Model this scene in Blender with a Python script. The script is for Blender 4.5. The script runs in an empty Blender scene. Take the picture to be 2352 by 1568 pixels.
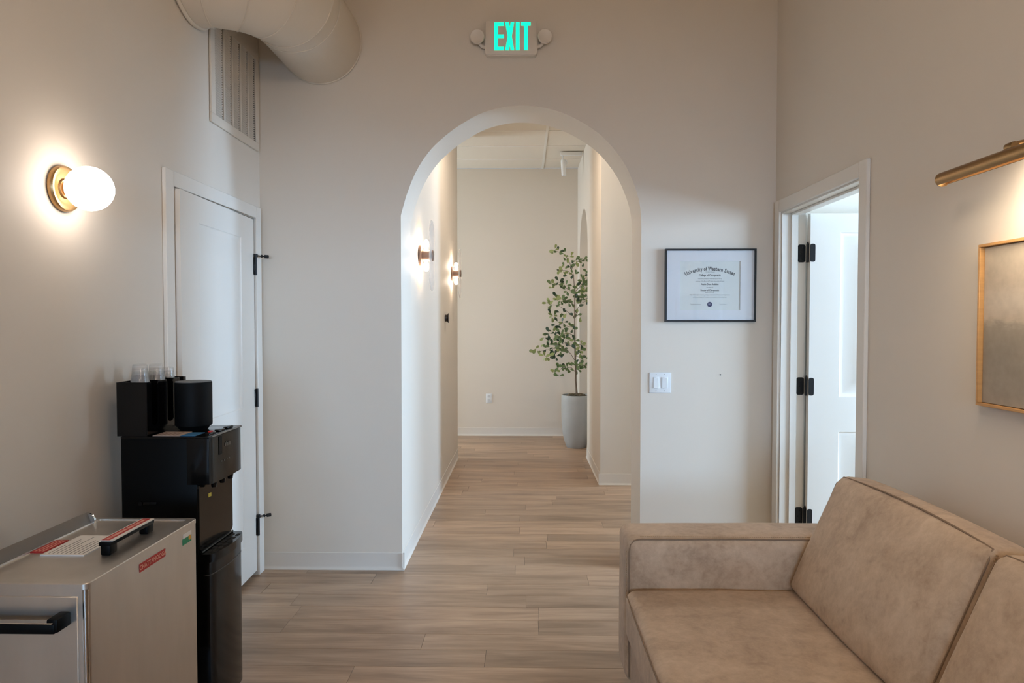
import bpy, bmesh, math, random
from mathutils import Vector, Matrix, noise
from mathutils.geometry import tessellate_polygon

random.seed(7)
SC = bpy.context.scene
COL = SC.collection
PI = math.pi


def srgb(r, g, b):
    def f(c):
        c /= 255.0
        return c / 12.92 if c <= 0.04045 else ((c + 0.055) / 1.055) ** 2.4
    return (f(r), f(g), f(b), 1.0)


# ------------------------------------------------------------------ camera
cam_data = bpy.data.cameras.new('camera')
cam_data.sensor_width = 36.0
cam_data.lens = 24.0
cam_data.clip_start = 0.05
cam = bpy.data.objects.new('camera', cam_data)
COL.objects.link(cam)
cam.location = (0.0, 0.0, 1.46)
cam.rotation_euler = (PI / 2 - math.radians(1.5706), 0.0, math.radians(1.0230))
SC.camera = cam

# ------------------------------------------------------------------ world, exposure
world = bpy.data.worlds.new('sky')
SC.world = world
world.use_nodes = True
world.node_tree.nodes['Background'].inputs[0].default_value = (0.62, 0.78, 1.0, 1)
world.node_tree.nodes['Background'].inputs[1].default_value = 0.5
SC.view_settings.view_transform = 'Standard'
SC.view_settings.look = 'None'
SC.view_settings.gamma = 1.0
SC.view_settings.exposure = 0.25
SC.view_settings.use_curve_mapping = False
cy = SC.cycles
cy.max_bounces = 6
cy.diffuse_bounces = 4
cy.glossy_bounces = 3
cy.transmission_bounces = 3
cy.transparent_max_bounces = 12
cy.caustics_reflective = False
cy.caustics_refractive = False
cy.sample_clamp_indirect = 6.0
cy.adaptive_threshold = 0.1
cy.adaptive_min_samples = 16
cy.light_sampling_threshold = 0.03


def area_light(name, loc, direction, sx, sy, watts, color):
    d = bpy.data.lights.new(name, 'AREA')
    d.shape = 'RECTANGLE'
    d.size, d.size_y = sx, sy
    d.energy = watts
    d.color = color
    o = bpy.data.objects.new(name, d)
    COL.objects.link(o)
    o.location = loc
    o.rotation_euler = Vector(direction).to_track_quat('-Z', 'Y').to_euler()
    return o


# daylight standing outside the side, open and far room windows
COOL = (0.44, 0.69, 1.0)
area_light('daylight_side_room', (4.86, 2.525, 1.80), (-1, 0, 0), 2.65, 1.3, 340, (0.47, 0.71, 1.0))
area_light('daylight_open_room', (6.36, 7.20, 1.50), (-1, 0, 0), 1.1, 2.4, 320, COOL)
area_light('fill_rear', (0.0, -6.66, 1.65), (0, 1, 0), 2.8, 1.5, 250, (0.38, 0.65, 1.0))  # added cool fill from behind the view
area_light('daylight_far_room', (-3.95, 8.08, 1.65), (1, 0, 0), 1.2, 2.2, 95, (0.68, 0.85, 1.0))

# ------------------------------------------------------------------ materials
MATS = {}


def nodes_of(name):
    m = bpy.data.materials.new(name)
    m.use_nodes = True
    nt = m.node_tree
    return m, nt, nt.nodes['Principled BSDF']


def mat(name, col, rough=0.5, metal=0.0, bump=0.0, bscale=200.0, vary=0.0, vscale=4.0, spec=0.5, coat=0.0,
        stretch=None):
    if name in MATS:
        return MATS[name]
    m, nt, b = nodes_of(name)
    b.inputs['Base Color'].default_value = col
    b.inputs['Roughness'].default_value = rough
    b.inputs['Metallic'].default_value = metal
    b.inputs['Specular IOR Level'].default_value = spec
    b.inputs['Coat Weight'].default_value = coat
    if bump or vary:
        tc = nt.nodes.new('ShaderNodeTexCoord')
        mp = nt.nodes.new('ShaderNodeMapping')
        nt.links.new(tc.outputs['Object'], mp.inputs[0])
        if stretch:
            mp.inputs['Scale'].default_value = stretch
    if bump:
        n = nt.nodes.new('ShaderNodeTexNoise')
        n.inputs['Scale'].default_value = bscale
        n.inputs['Detail'].default_value = 3
        bp = nt.nodes.new('ShaderNodeBump')
        bp.inputs['Strength'].default_value = bump
        bp.inputs['Distance'].default_value = 0.002
        nt.links.new(mp.outputs[0], n.inputs['Vector'])
        nt.links.new(n.outputs['Fac'], bp.inputs['Height'])
        nt.links.new(bp.outputs[0], b.inputs['Normal'])
    if vary:
        n = nt.nodes.new('ShaderNodeTexNoise')
        n.inputs['Scale'].default_value = vscale
        n.inputs['Detail'].default_value = 5
        n.inputs['Roughness'].default_value = 0.6
        r = nt.nodes.new('ShaderNodeValToRGB')
        r.color_ramp.elements[0].position = 0.3
        r.color_ramp.elements[1].position = 0.7
        r.color_ramp.elements[0].color = tuple(c * (1 - vary) for c in col[:3]) + (1,)
        r.color_ramp.elements[1].color = tuple(min(1, c * (1 + vary)) for c in col[:3]) + (1,)
        nt.links.new(mp.outputs[0], n.inputs['Vector'])
        nt.links.new(n.outputs['Fac'], r.inputs[0])
        nt.links.new(r.outputs[0], b.inputs['Base Color'])
    MATS[name] = m
    return m


def emit(name, col, strength):
    if name in MATS:
        return MATS[name]
    m, nt, b = nodes_of(name)
    b.inputs['Base Color'].default_value = col
    b.inputs['Emission Color'].default_value = col
    b.inputs['Emission Strength'].default_value = strength
    MATS[name] = m
    return m


def clear_mat(name, tint, gloss_rough=0.03, diffuse=0.0, ior=1.45):
    """thin clear sheet: transparent with a Fresnel gloss and a little body"""
    m = bpy.data.materials.new(name)
    m.use_nodes = True
    nt = m.node_tree
    nt.nodes.clear()
    out = nt.nodes.new('ShaderNodeOutputMaterial')
    tr = nt.nodes.new('ShaderNodeBsdfTransparent')
    tr.inputs[0].default_value = tint
    gl = nt.nodes.new('ShaderNodeBsdfGlossy')
    gl.inputs['Roughness'].default_value = gloss_rough
    lw = nt.nodes.new('ShaderNodeLayerWeight')      # Schlick-style gloss, the same from both sides
    lw.inputs[0].default_value = 0.5
    pw = nt.nodes.new('ShaderNodeMath'); pw.operation = 'POWER'; pw.inputs[1].default_value = 5.0
    fr = nt.nodes.new('ShaderNodeMath'); fr.operation = 'MULTIPLY_ADD'
    f0 = ((ior - 1) / (ior + 1)) ** 2
    fr.inputs[1].default_value = 1 - f0; fr.inputs[2].default_value = f0
    nt.links.new(lw.outputs['Facing'], pw.inputs[0]); nt.links.new(pw.outputs[0], fr.inputs[0])
    mx = nt.nodes.new('ShaderNodeMixShader')
    nt.links.new(fr.outputs[0], mx.inputs[0])
    nt.links.new(tr.outputs[0], mx.inputs[1])
    nt.links.new(gl.outputs[0], mx.inputs[2])
    last = mx
    if diffuse:
        df = nt.nodes.new('ShaderNodeBsdfDiffuse')
        df.inputs[0].default_value = (0.9, 0.9, 0.9, 1)
        m2 = nt.nodes.new('ShaderNodeMixShader')
        m2.inputs[0].default_value = diffuse
        nt.links.new(mx.outputs[0], m2.inputs[1])
        nt.links.new(df.outputs[0], m2.inputs[2])
        last = m2
    nt.links.new(last.outputs[0], out.inputs[0])
    MATS[name] = m
    return m


def wood_floor():
    m, nt, b = nodes_of('vinyl_oak')
    L = nt.links.new
    tc = nt.nodes.new('ShaderNodeTexCoord')
    oi = nt.nodes.new('ShaderNodeObjectInfo')
    mul = nt.nodes.new('ShaderNodeVectorMath'); mul.operation = 'SCALE'
    cmb = nt.nodes.new('ShaderNodeCombineXYZ')
    cmb.inputs[0].default_value = 37.0; cmb.inputs[1].default_value = 61.0; cmb.inputs[2].default_value = 13.0
    L(cmb.outputs[0], mul.inputs[0]); L(oi.outputs['Random'], mul.inputs['Scale'])
    geo = nt.nodes.new('ShaderNodeNewGeometry')
    add = nt.nodes.new('ShaderNodeVectorMath'); add.operation = 'ADD'
    L(geo.outputs['Position'], add.inputs[0]); L(mul.outputs[0], add.inputs[1])

    def nz(scale, detail, rough, dist=0.0):
        mp = nt.nodes.new('ShaderNodeMapping')
        mp.inputs['Scale'].default_value = scale
        L(add.outputs[0], mp.inputs[0])
        n = nt.nodes.new('ShaderNodeTexNoise')
        n.inputs['Scale'].default_value = 1.0
        n.inputs['Detail'].default_value = detail
        n.inputs['Roughness'].default_value = rough
        n.inputs['Distortion'].default_value = dist
        L(mp.outputs[0], n.inputs['Vector'])
        return n
    broad = nz((1.6, 12.0, 1.0), 4, 0.55, 0.6)
    grain = nz((5.0, 150.0, 1.0), 5, 0.65, 0.2)
    ramp = nt.nodes.new('ShaderNodeValToRGB')
    e = ramp.color_ramp.elements
    e[0].position = 0.28; e[0].color = srgb(144, 116, 92)
    e[1].position = 0.75; e[1].color = srgb(196, 165, 137)
    k = e.new(0.5); k.color = srgb(174, 144, 117)
    L(broad.outputs['Fac'], ramp.inputs[0])
    ramp2 = nt.nodes.new('ShaderNodeValToRGB')
    e = ramp2.color_ramp.elements
    e[0].position = 0.30; e[0].color = (0.74, 0.72, 0.70, 1)
    e[1].position = 0.62; e[1].color = (1.05, 1.05, 1.05, 1)
    L(grain.outputs['Fac'], ramp2.inputs[0])
    mx = nt.nodes.new('ShaderNodeMix'); mx.data_type = 'RGBA'; mx.blend_type = 'MULTIPLY'
    mx.inputs['Factor'].default_value = 0.75
    L(ramp.outputs[0], mx.inputs['A']); L(ramp2.outputs[0], mx.inputs['B'])
    # each plank a little lighter or darker
    mr = nt.nodes.new('ShaderNodeMapRange')
    mr.inputs['To Min'].default_value = 0.80; mr.inputs['To Max'].default_value = 1.14
    L(oi.outputs['Random'], mr.inputs['Value'])
    hsv = nt.nodes.new('ShaderNodeHueSaturation')
    L(mr.outputs[0], hsv.inputs['Value']); L(mx.outputs['Result'], hsv.inputs['Color'])
    L(hsv.outputs[0], b.inputs['Base Color'])
    b.inputs['Roughness'].default_value = 0.36
    bp = nt.nodes.new('ShaderNodeBump')
    bp.inputs['Strength'].default_value = 0.12; bp.inputs['Distance'].default_value = 0.001
    L(grain.outputs['Fac'], bp.inputs['Height']); L(bp.outputs[0], b.inputs['Normal'])
    MATS['vinyl_oak'] = m
    return m


def leather():
    m, nt, b = nodes_of('nubuck_leather')
    L = nt.links.new
    tc = nt.nodes.new('ShaderNodeTexCoord')

    def nz(s, d, r, dist=0.0):
        n = nt.nodes.new('ShaderNodeTexNoise')
        n.inputs['Scale'].default_value = s; n.inputs['Detail'].default_value = d
        n.inputs['Roughness'].default_value = r; n.inputs['Distortion'].default_value = dist
        L(tc.outputs['Object'], n.inputs['Vector'])
        return n
    a = nz(7.0, 6, 0.62, 0.8); c = nz(38.0, 6, 0.7, 0.3)
    mixf = nt.nodes.new('ShaderNodeMix'); mixf.inputs['Factor'].default_value = 0.42
    L(a.outputs['Fac'], mixf.inputs['A']); L(c.outputs['Fac'], mixf.inputs['B'])
    r = nt.nodes.new('ShaderNodeValToRGB')
    e = r.color_ramp.elements
    e[0].position = 0.36; e[0].color = srgb(168, 142, 116)
    e[1].position = 0.66; e[1].color = srgb(208, 183, 156)
    k = e.new(0.5); k.color = srgb(190, 164, 137)
    L(mixf.outputs['Result'], r.inputs[0]); L(r.outputs[0], b.inputs['Base Color'])
    b.inputs['Roughness'].default_value = 0.62
    b.inputs['Sheen Weight'].default_value = 0.15
    b.inputs['Sheen Roughness'].default_value = 0.5
    f = nz(420.0, 3, 0.6)
    g = nz(14.0, 4, 0.55, 0.6)
    ad = nt.nodes.new('ShaderNodeMath'); ad.operation = 'MULTIPLY_ADD'
    ad.inputs[1].default_value = 4.0
    L(g.outputs['Fac'], ad.inputs[0]); L(f.outputs['Fac'], ad.inputs[2])
    bp = nt.nodes.new('ShaderNodeBump'); bp.inputs['Strength'].default_value = 0.16
    bp.inputs['Distance'].default_value = 0.0025
    L(ad.outputs[0], bp.inputs['Height']); L(bp.outputs[0], b.inputs['Normal'])
    MATS['leather'] = m
    return m


def art_mat():
    m, nt, b = nodes_of('abstract_canvas')
    L = nt.links.new
    tc = nt.nodes.new('ShaderNodeTexCoord')
    sep = nt.nodes.new('ShaderNodeSeparateXYZ')
    L(tc.outputs['Generated'], sep.inputs[0])
    n = nt.nodes.new('ShaderNodeTexNoise')
    n.inputs['Scale'].default_value = 5.0; n.inputs['Detail'].default_value = 8
    n.inputs['Roughness'].default_value = 0.6; n.inputs['Distortion'].default_value = 0.8
    mp = nt.nodes.new('ShaderNodeMapping'); mp.inputs['Scale'].default_value = (1, 2.2, 9.0)
    L(tc.outputs['Object'], mp.inputs[0]); L(mp.outputs[0], n.inputs['Vector'])
    ma = nt.nodes.new('ShaderNodeMath'); ma.operation = 'MULTIPLY_ADD'
    ma.inputs[1].default_value = 0.16
    L(n.outputs['Fac'], ma.inputs[0]); L(sep.outputs['Z'], ma.inputs[2])
    r = nt.nodes.new('ShaderNodeValToRGB')
    e = r.color_ramp.elements
    e[0].position = 0.05; e[0].color = srgb(163, 151, 136)
    e[1].position = 1.0; e[1].color = srgb(186, 172, 153)
    for p, c in ((0.40, (150, 139, 125)), (0.57, (158, 147, 132)), (0.62, (186, 171, 153)), (0.72, (192, 179, 163)), (0.85, (182, 167, 149))):
        k = e.new(p); k.color = srgb(*c)
    L(ma.outputs[0], r.inputs[0])
    n2 = nt.nodes.new('ShaderNodeTexNoise'); n2.inputs['Scale'].default_value = 30; n2.inputs['Detail'].default_value = 6
    L(tc.outputs['Object'], n2.inputs['Vector'])
    r2 = nt.nodes.new('ShaderNodeValToRGB')
    r2.color_ramp.elements[0].position = 0.3; r2.color_ramp.elements[0].color = (0.85, 0.85, 0.85, 1)
    r2.color_ramp.elements[1].position = 0.7; r2.color_ramp.elements[1].color = (1.06, 1.06, 1.06, 1)
    L(n2.outputs['Fac'], r2.inputs[0])
    mx = nt.nodes.new('ShaderNodeMix'); mx.data_type = 'RGBA'; mx.blend_type = 'MULTIPLY'
    mx.inputs['Factor'].default_value = 0.8
    L(r.outputs[0], mx.inputs['A']); L(r2.outputs[0], mx.inputs['B'])
    L(mx.outputs['Result'], b.inputs['Base Color'])
    b.inputs['Roughness'].default_value = 0.75
    MATS['art'] = m
    return m


WALL = mat('wall_paint', srgb(224, 213, 199), 0.62)
CEIL = mat('ceiling_paint', srgb(212, 200, 184), 0.8)
TRIM = mat('trim_paint', srgb(231, 224, 214), 0.38)
BASE = mat('cove_base', srgb(222, 213, 202), 0.45)
WHITE = mat('white_plastic', srgb(233, 233, 232), 0.4)
TILE = mat('ceiling_tile', srgb(224, 213, 197), 0.85)
BLACKMETAL = mat('black_metal', srgb(30, 30, 31), 0.42, 0.4)
BLACK = mat('black_plastic', srgb(9, 8, 8), 0.14, spec=0.30)
BLACKMATTE = mat('black_matte', srgb(8, 8, 8), 0.45, spec=0.10)
DARK = mat('dark_void', srgb(22, 20, 18), 0.9)
STEEL = mat('brushed_steel', srgb(208, 201, 192), 0.34, 0.92, vary=0.06, vscale=9, stretch=(1, 1, 0.25))
STEELP = mat('polished_steel', srgb(205, 202, 198), 0.16, 1.0)
BRASS = mat('aged_brass', srgb(164, 130, 88), 0.34, 0.95, vary=0.05, vscale=60)
BRONZE = mat('bronze', srgb(128, 106, 93), 0.45, 0.4)
OAK = mat('oak_frame', srgb(196, 146, 88), 0.5, vary=0.12, vscale=6, stretch=(1, 1, 12))
FLOOR = wood_floor()
LEATHER = leather()
SEAM = mat('leather_seam', srgb(136, 112, 90), 0.7)
STITCH = mat('stitch_thread', srgb(176, 146, 112), 0.7)
ART = art_mat()
GLASS = clear_mat('picture_glass', (1, 1, 1, 1))
DISC = clear_mat('disc_glass', (0.97, 0.95, 0.93, 1), 0.05, 0.28, 1.5)
CUPM = clear_mat('cup_plastic', (0.97, 0.97, 0.97, 1), 0.10, 0.06, 1.5)
GLOBE = emit('opal_globe', (1.0, 0.89, 0.80, 1), 10.5)
FILL_GLOBE = emit('fill_globe', (1.0, 0.83, 0.67, 1), 28.0)  # glow of the added warm fill globes
FILL_FLUSH = emit('fill_flush', (1.0, 0.85, 0.70, 1), 85.0)  # glow of the added corridor fill lamp
BULB = emit('bulb', (1.0, 0.81, 0.63, 1), 92.0)
GREEN = emit('exit_green', (0.0, 0.86, 0.52, 1), 1.0)
GREEN.cycles.emission_sampling = 'NONE'
LEDW = emit('picture_led', (1.0, 0.84, 0.62, 1), 10.0)
INK = mat('ink', srgb(92, 94, 96), 0.8)
RED = mat('red_print', srgb(176, 42, 36), 0.5)
REDPALE = mat('red_print_pale', srgb(225, 170, 150), 0.6)
CARD = mat('white_card', srgb(226, 222, 216), 0.6)


# ------------------------------------------------------------------ mesh helpers
ORG = {}


def thing(name, loc, label=None, cat=None, group=None, kind=None):
    o = bpy.data.objects.new(name, None)
    o.empty_display_size = 0.1
    COL.objects.link(o)
    o.location = loc
    ORG[o.name] = Vector(loc)
    tag(o, label, cat, group, kind)
    return o


def tag(o, label=None, cat=None, group=None, kind=None):
    if label: o['label'] = label
    if cat: o['category'] = cat
    if group: o['group'] = group
    if kind: o['kind'] = kind
    return o


def put(name, bm, m, parent=None, angle=38, smooth=True, kind=None, label=None, cat=None, group=None):
    """bm is in world coordinates; link it as ONE mesh object (child of parent)"""
    bmesh.ops.recalc_face_normals(bm, faces=bm.faces)
    org = ORG[parent.name] if parent else None
    if org is None:
        lo = Vector((1e9,) * 3); hi = -lo
        for v in bm.verts:
            for i in range(3):
                lo[i] = min(lo[i], v.co[i]); hi[i] = max(hi[i], v.co[i])
        org = Vector(((lo.x + hi.x) / 2, (lo.y + hi.y) / 2, lo.z))
    bmesh.ops.translate(bm, verts=bm.verts, vec=-org)
    me = bpy.data.meshes.new(name)
    bm.to_mesh(me); bm.free()
    me.materials.append(m)
    if smooth:
        for p in me.polygons: p.use_smooth = True
        me.set_sharp_from_angle(angle=math.radians(angle))
    o = bpy.data.objects.new(name, me)
    COL.objects.link(o)
    if parent:
        o.parent = parent
    else:
        o.location = org
    ORG[o.name] = org.copy()
    tag(o, label, cat, group, kind)
    return o


def B():
    return bmesh.new()


def merge(bm, t, M=None):
    if M is not None:
        bmesh.ops.transform(t, matrix=M, verts=t.verts)
    me = bpy.data.meshes.new('tmp')
    t.to_mesh(me); t.free()
    bm.from_mesh(me)
    bpy.data.meshes.remove(me)


def box(bm, x0, x1, y0, y1, z0, z1, r=0.0, seg=2, M=None):
    t = B()
    bmesh.ops.create_cube(t, size=1.0)
    for v in t.verts:
        v.co = Vector(((x0 + x1) / 2 + v.co.x * (x1 - x0), (y0 + y1) / 2 + v.co.y * (y1 - y0), (z0 + z1) / 2 + v.co.z * (z1 - z0)))
    if r:
        bmesh.ops.bevel(t, geom=t.edges[:], offset=r, segments=seg, profile=0.5, affect='EDGES')
    merge(bm, t, M)
    return bm


def lathe(bm, origin, axis, profile, seg=32, a0=0.0, a1=2 * PI):
    """profile: list of (radius, height along axis)"""
    axis = Vector(axis).normalized(); origin = Vector(origin)
    u = axis.orthogonal().normalized(); w = axis.cross(u)
    full = abs(a1 - a0 - 2 * PI) < 1e-6
    n = seg if full else seg + 1
    rings = []
    for r, h in profile:
        if r < 1e-6:
            rings.append([bm.verts.new(origin + axis * h)])
        else:
            rings.append([bm.verts.new(origin + axis * h + (u * math.cos(a0 + (a1 - a0) * i / seg) + w * math.sin(a0 + (a1 - a0) * i / seg)) * r) for i in range(n)])
    for a, b in zip(rings, rings[1:]):
        for i in range(seg):
            j = (i + 1) % n
            if len(a) == 1 and len(b) == 1: continue
            if len(a) == 1: bm.faces.new((a[0], b[i], b[j]))
            elif len(b) == 1: bm.faces.new((a[i], a[j], b[0]))
            else: bm.faces.new((a[i], a[j], b[j], b[i]))
    return bm


def cyl(bm, p0, p1, r0, r1=None, seg=20):
    r1 = r0 if r1 is None else r1
    d = Vector(p1) - Vector(p0)
    return lathe(bm, p0, d, [(0, 0), (r0, 0), (r1, d.length), (0, d.length)], seg)


def tube(bm, pts, r, seg=8, cap=True, closed=False):
    pts = [Vector(p) for p in pts]
    n = len(pts)
    rr = r if isinstance(r, (list, tuple)) else [r] * n
    rings = []
    up = None
    for i, p in enumerate(pts):
        if closed: t = pts[(i + 1) % n] - pts[i - 1]
        else: t = pts[min(i + 1, n - 1)] - pts[max(i - 1, 0)]
        t.normalize()
        if up is None: up = t.orthogonal().normalized()
        up = (up - t * up.dot(t))
        up = up.normalized() if up.length > 1e-6 else t.orthogonal().normalized()
        w = t.cross(up)
        rings.append([bm.verts.new(p + (up * math.cos(2 * PI * k / seg) + w * math.sin(2 * PI * k / seg)) * rr[i]) for k in range(seg)])
    pairs = list(zip(rings, rings[1:]))
    if closed: pairs.append((rings[-1], rings[0]))
    for a, b in pairs:
        for k in range(seg):
            bm.faces.new((a[k], a[(k + 1) % seg], b[(k + 1) % seg], b[k]))
    if cap and not closed:
        bm.faces.new(rings[0][::-1]); bm.faces.new(rings[-1])
    return bm


def prism(bm, poly, axis, a0, a1):
    """extrude a 2-D outline along axis ('x','y' or 'z')"""
    def P(p, a):
        if axis == 'x': return (a, p[0], p[1])
        if axis == 'y': return (p[0], a, p[1])
        return (p[0], p[1], a)
    lo = [bm.verts.new(P(p, a0)) for p in poly]
    hi = [bm.verts.new(P(p, a1)) for p in poly]
    n = len(poly)
    for i in range(n):
        j = (i + 1) % n
        bm.faces.new((lo[i], lo[j], hi[j], hi[i]))
    for tri in tessellate_polygon([[Vector((p[0], p[1], 0)) for p in poly]]):
        bm.faces.new([lo[k] for k in tri]); bm.faces.new([hi[k] for k in tri[::-1]])
    return bm


def round_poly(cx, cy, hx, hy, r, seg=6):
    out = []
    for sx, sy, a in ((1, 1, 0), (-1, 1, 90), (-1, -1, 180), (1, -1, 270)):
        for k in range(seg + 1):
            t = math.radians(a + 90 * k / seg)
            out.append((cx + sx * (hx - r) + r * math.cos(t), cy + sy * (hy - r) + r * math.sin(t)))
    return out


def soft_box(half, r, n=(14, 14, 14), crown=(0, 0, 0), wob=0.0, wscale=3.0, seed=0.0, fn=None):
    """rounded, puffed cushion block centred at 0; fn maps a local point to the world"""
    t = B()
    grid = {}

    def V(i, j, k):
        key = (i, j, k)
        if key not in grid:
            p = []
            for a, q in enumerate(key):
                s = -1 + 2 * q / n[a]
                p.append(math.sin(s * PI / 2) * 0.7 * half[a] + s * 0.3 * half[a])
            p = Vector(p)
            q = Vector([max(-half[a] + r, min(half[a] - r, p[a])) for a in range(3)])
            d = p - q
            if d.length > 1e-9: p2 = q + d.normalized() * r
            else: p2 = p
            o = p2.copy()
            for a in range(3):
                if crown[a]:
                    w = 1.0
                    for b in range(3):
                        if b != a: w *= max(0.0, 1 - (p2[b] / half[b]) ** 2)
                    o[a] += crown[a] * math.copysign(1, p2[a]) * w ** 0.7 * (abs(p2[a]) / half[a]) ** 2
            if wob:
                w = noise.noise(Vector((o.x * wscale + seed, o.y * wscale, o.z * wscale)))
                o += (d.normalized() if d.length > 1e-9 else Vector((0, 0, 0))) * w * wob
            grid[key] = t.verts.new(fn(o) if fn else o)
        return grid[key]
    for a in range(3):
        b, c = (a + 1) % 3, (a + 2) % 3
        for side in (0, n[a]):
            for i in range(n[b]):
                for j in range(n[c]):
                    def K(x, y):
                        k = [0, 0, 0]; k[a] = side; k[b] = x; k[c] = y
                        return V(*k)
                    f = (K(i, j), K(i + 1, j), K(i + 1, j + 1), K(i, j + 1))
                    t.faces.new(f if side else f[::-1])
    return t


def text(name, body, size, m, parent, M, ax='CENTER', sx=1.0, bold=0.0):
    """flat lettering as a mesh; M places the text plane (x right, y up)"""
    cu = bpy.data.curves.new('txt', 'FONT')
    cu.body = body; cu.size = size; cu.align_x = ax; cu.align_y = 'CENTER'
    cu.resolution_u = 2; cu.offset = bold
    o = bpy.data.objects.new('txt', cu)
    COL.objects.link(o)
    bpy.context.view_layer.update()
    me = bpy.data.meshes.new_from_object(o.evaluated_get(bpy.context.evaluated_depsgraph_get()))
    bpy.data.objects.remove(o); bpy.data.curves.remove(cu)
    bm = B(); bm.from_mesh(me); bpy.data.meshes.remove(me)
    bmesh.ops.transform(bm, matrix=M @ Matrix.Diagonal((sx, 1, 1, 1)), verts=bm.verts)
    if parent is None: return bm
    return put(name, bm, m, parent, smooth=False)


def plane_M(origin, right, up):
    r = Vector(right).normalized(); u = Vector(up).normalized(); n = r.cross(u)
    M = Matrix((r, u, n)).transposed().to_4x4()
    M.translation = Vector(origin)
    return M


# ================================================================== THE SETTING
XL, XR, YA, YB = -1.548, 1.452, 3.99, 4.33     # left wall, right wall, arch wall front and back
CX0, CX1 = -0.720, 0.685                       # corridor sides
ZC, ZR = 3.435, 4.15                           # corridor ceiling, room ceiling
YREAR, YFAR = -6.5, 8.80

# --- arch wall
arch = [(-0.720, 2.085), (-0.683, 2.212), (-0.629, 2.341), (-0.557, 2.450), (-0.479, 2.528), (-0.382, 2.601), (-0.253, 2.672),
        (-0.124, 2.708), (-0.008, 2.717), (0.133, 2.700), (0.262, 2.656), (0.390, 2.584), (0.487, 2.502), (0.584, 2.374),
        (0.648, 2.227), (0.673, 2.120), (0.680, 2.020)]


def catmull(pts, k=5):
    out = []
    for i in range(len(pts) - 1):
        p0 = pts[max(i - 1, 0)]; p1 = pts[i]; p2 = pts[i + 1]; p3 = pts[min(i + 2, len(pts) - 1)]
        for s in range(k):
            t = s / k
            out.append(tuple(0.5 * (2 * p1[a] + (p2[a] - p0[a]) * t + (2 * p0[a] - 5 * p1[a] + 4 * p2[a] - p3[a]) * t * t
                                    + (3 * p1[a] - p0[a] - 3 * p2[a] + p3[a]) * t ** 3) for a in range(2)))
    out.append(pts[-1])
    return out


outline = [(-1.75, 0.0), (-0.720, 0.0)] + catmull(arch) + [(0.680, 0.0), (4.85, 0.0), (4.85, ZR), (-1.75, ZR)]
put('wall_arch', prism(B(), outline, 'y', YA, YB), WALL, angle=25, kind='structure')


def holed_wall(axis, a0, a1, u0, u1, z0, z1, holes):
    """wall slab with rectangular openings, cut into clean blocks"""
    bm = B()
    us = sorted({u0, u1} | {h[0] for h in holes} | {h[1] for h in holes})
    for ua, ub in zip(us, us[1:]):
        cuts = sorted([(h[2], h[3]) for h in holes if h[0] <= ua + 1e-6 and h[1] >= ub - 1e-6])
        z = z0
        for ca, cb in cuts + [(z1, z1)]:
            if ca - z > 1e-4:
                if axis == 'x': box(bm, a0, a1, ua, ub, z, ca)
                else: box(bm, ua, ub, a0, a1, z, ca)
            z = cb
    bmesh.ops.remove_doubles(bm, verts=bm.verts, dist=1e-5)
    # drop the faces shared by two blocks
    seen = {}
    for f in bm.faces:
        seen.setdefault(tuple(round(c, 4) for c in f.calc_center_median()), []).append(f)
    bmesh.ops.delete(bm, geom=[f for l in seen.values() if len(l) > 1 for f in l], context='FACES')
    return bm


put('wall_left', holed_wall('x', XL - 0.14, XL, YREAR, YA, 0, ZR, [(2.975, 3.890, 0, 2.055)]), WALL, smooth=False, kind='structure')
put('wall_right', holed_wall('x', XR, XR + 0.13, YREAR, YA, 0, ZR, [(2.975, 3.905, 0, 2.085)]), WALL, smooth=False, kind='structure')
put('wall_rear', holed_wall('y', YREAR - 0.12, YREAR, -1.75, 4.85, 0, ZR, [(-1.4, 1.4, 0.9, 2.4)]), WALL, smooth=False, kind='structure')
put('wall_light_cutoff', holed_wall('y', -2.0, -1.86, XL, XR, 0, ZR, [(-1.25, 1.2, 0, 2.05)]), WALL, smooth=False, kind='structure')  # added unseen wall; its low head keeps rear light off the upper walls
put('wall_side_room', holed_wall('x', 4.70, 4.84, YREAR, YA, 0, ZR, [(1.20, 3.85, 1.15, 2.45)]), WALL, smooth=False, kind='structure')
put('ceiling', box(B(), -1.75, 4.85, YREAR - 0.12, YB, ZR, ZR + 0.1), CEIL, smooth=False, kind='structure')
# --- corridor and beyond
put('wall_corridor_left', box(B(), CX0 - 0.14, CX0, YB, 7.36, 0, ZC), WALL, smooth=False, kind='structure')
put('wall_far_room', box(B(), -3.9, CX0 - 0.14, 7.24, 7.36, 0, ZC), WALL, smooth=False, kind='structure')
put('wall_far_left', holed_wall('x', -3.92, -3.80, 7.24, YFAR, 0, ZC, [(7.5, 8.65, 0.55, 2.75)]), WALL, smooth=False, kind='structure')
put('wall_far', box(B(), -3.92, 6.34, YFAR, YFAR + 0.12, 0, ZC), WALL, smooth=False, kind='structure')
NY, NR, NZ = 7.943, 0.525, 2.245
niche = [(6.13, 0.0), (NY - NR, 0.0)] + [(NY - NR * math.cos(a * PI / 32), NZ + NR * math.sin(a * PI / 32)) for a in range(33)] + \
        [(NY + NR, 0.0), (YFAR, 0.0), (YFAR, ZC), (6.13, ZC)]
put('wall_corridor_right', prism(B(), niche, 'x', CX1, CX1 + 0.215), WALL, angle=25, kind='structure')
put('wall_niche', box(B(), CX1 + 0.215, CX1 + 0.30, 6.13, YFAR, 0, ZC), WALL, smooth=False, kind='structure')
put('wall_open_room', holed_wall('x', 6.20, 6.34, YB, YFAR, 0, ZC, [(6.65, 7.75, 0.3, 2.7)]), WALL, smooth=False, kind='structure')
put('wall_open_front', box(B(), 4.85, 6.34, YB - 0.12, YB, 0, ZC), WALL, smooth=False, kind='structure')

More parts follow.
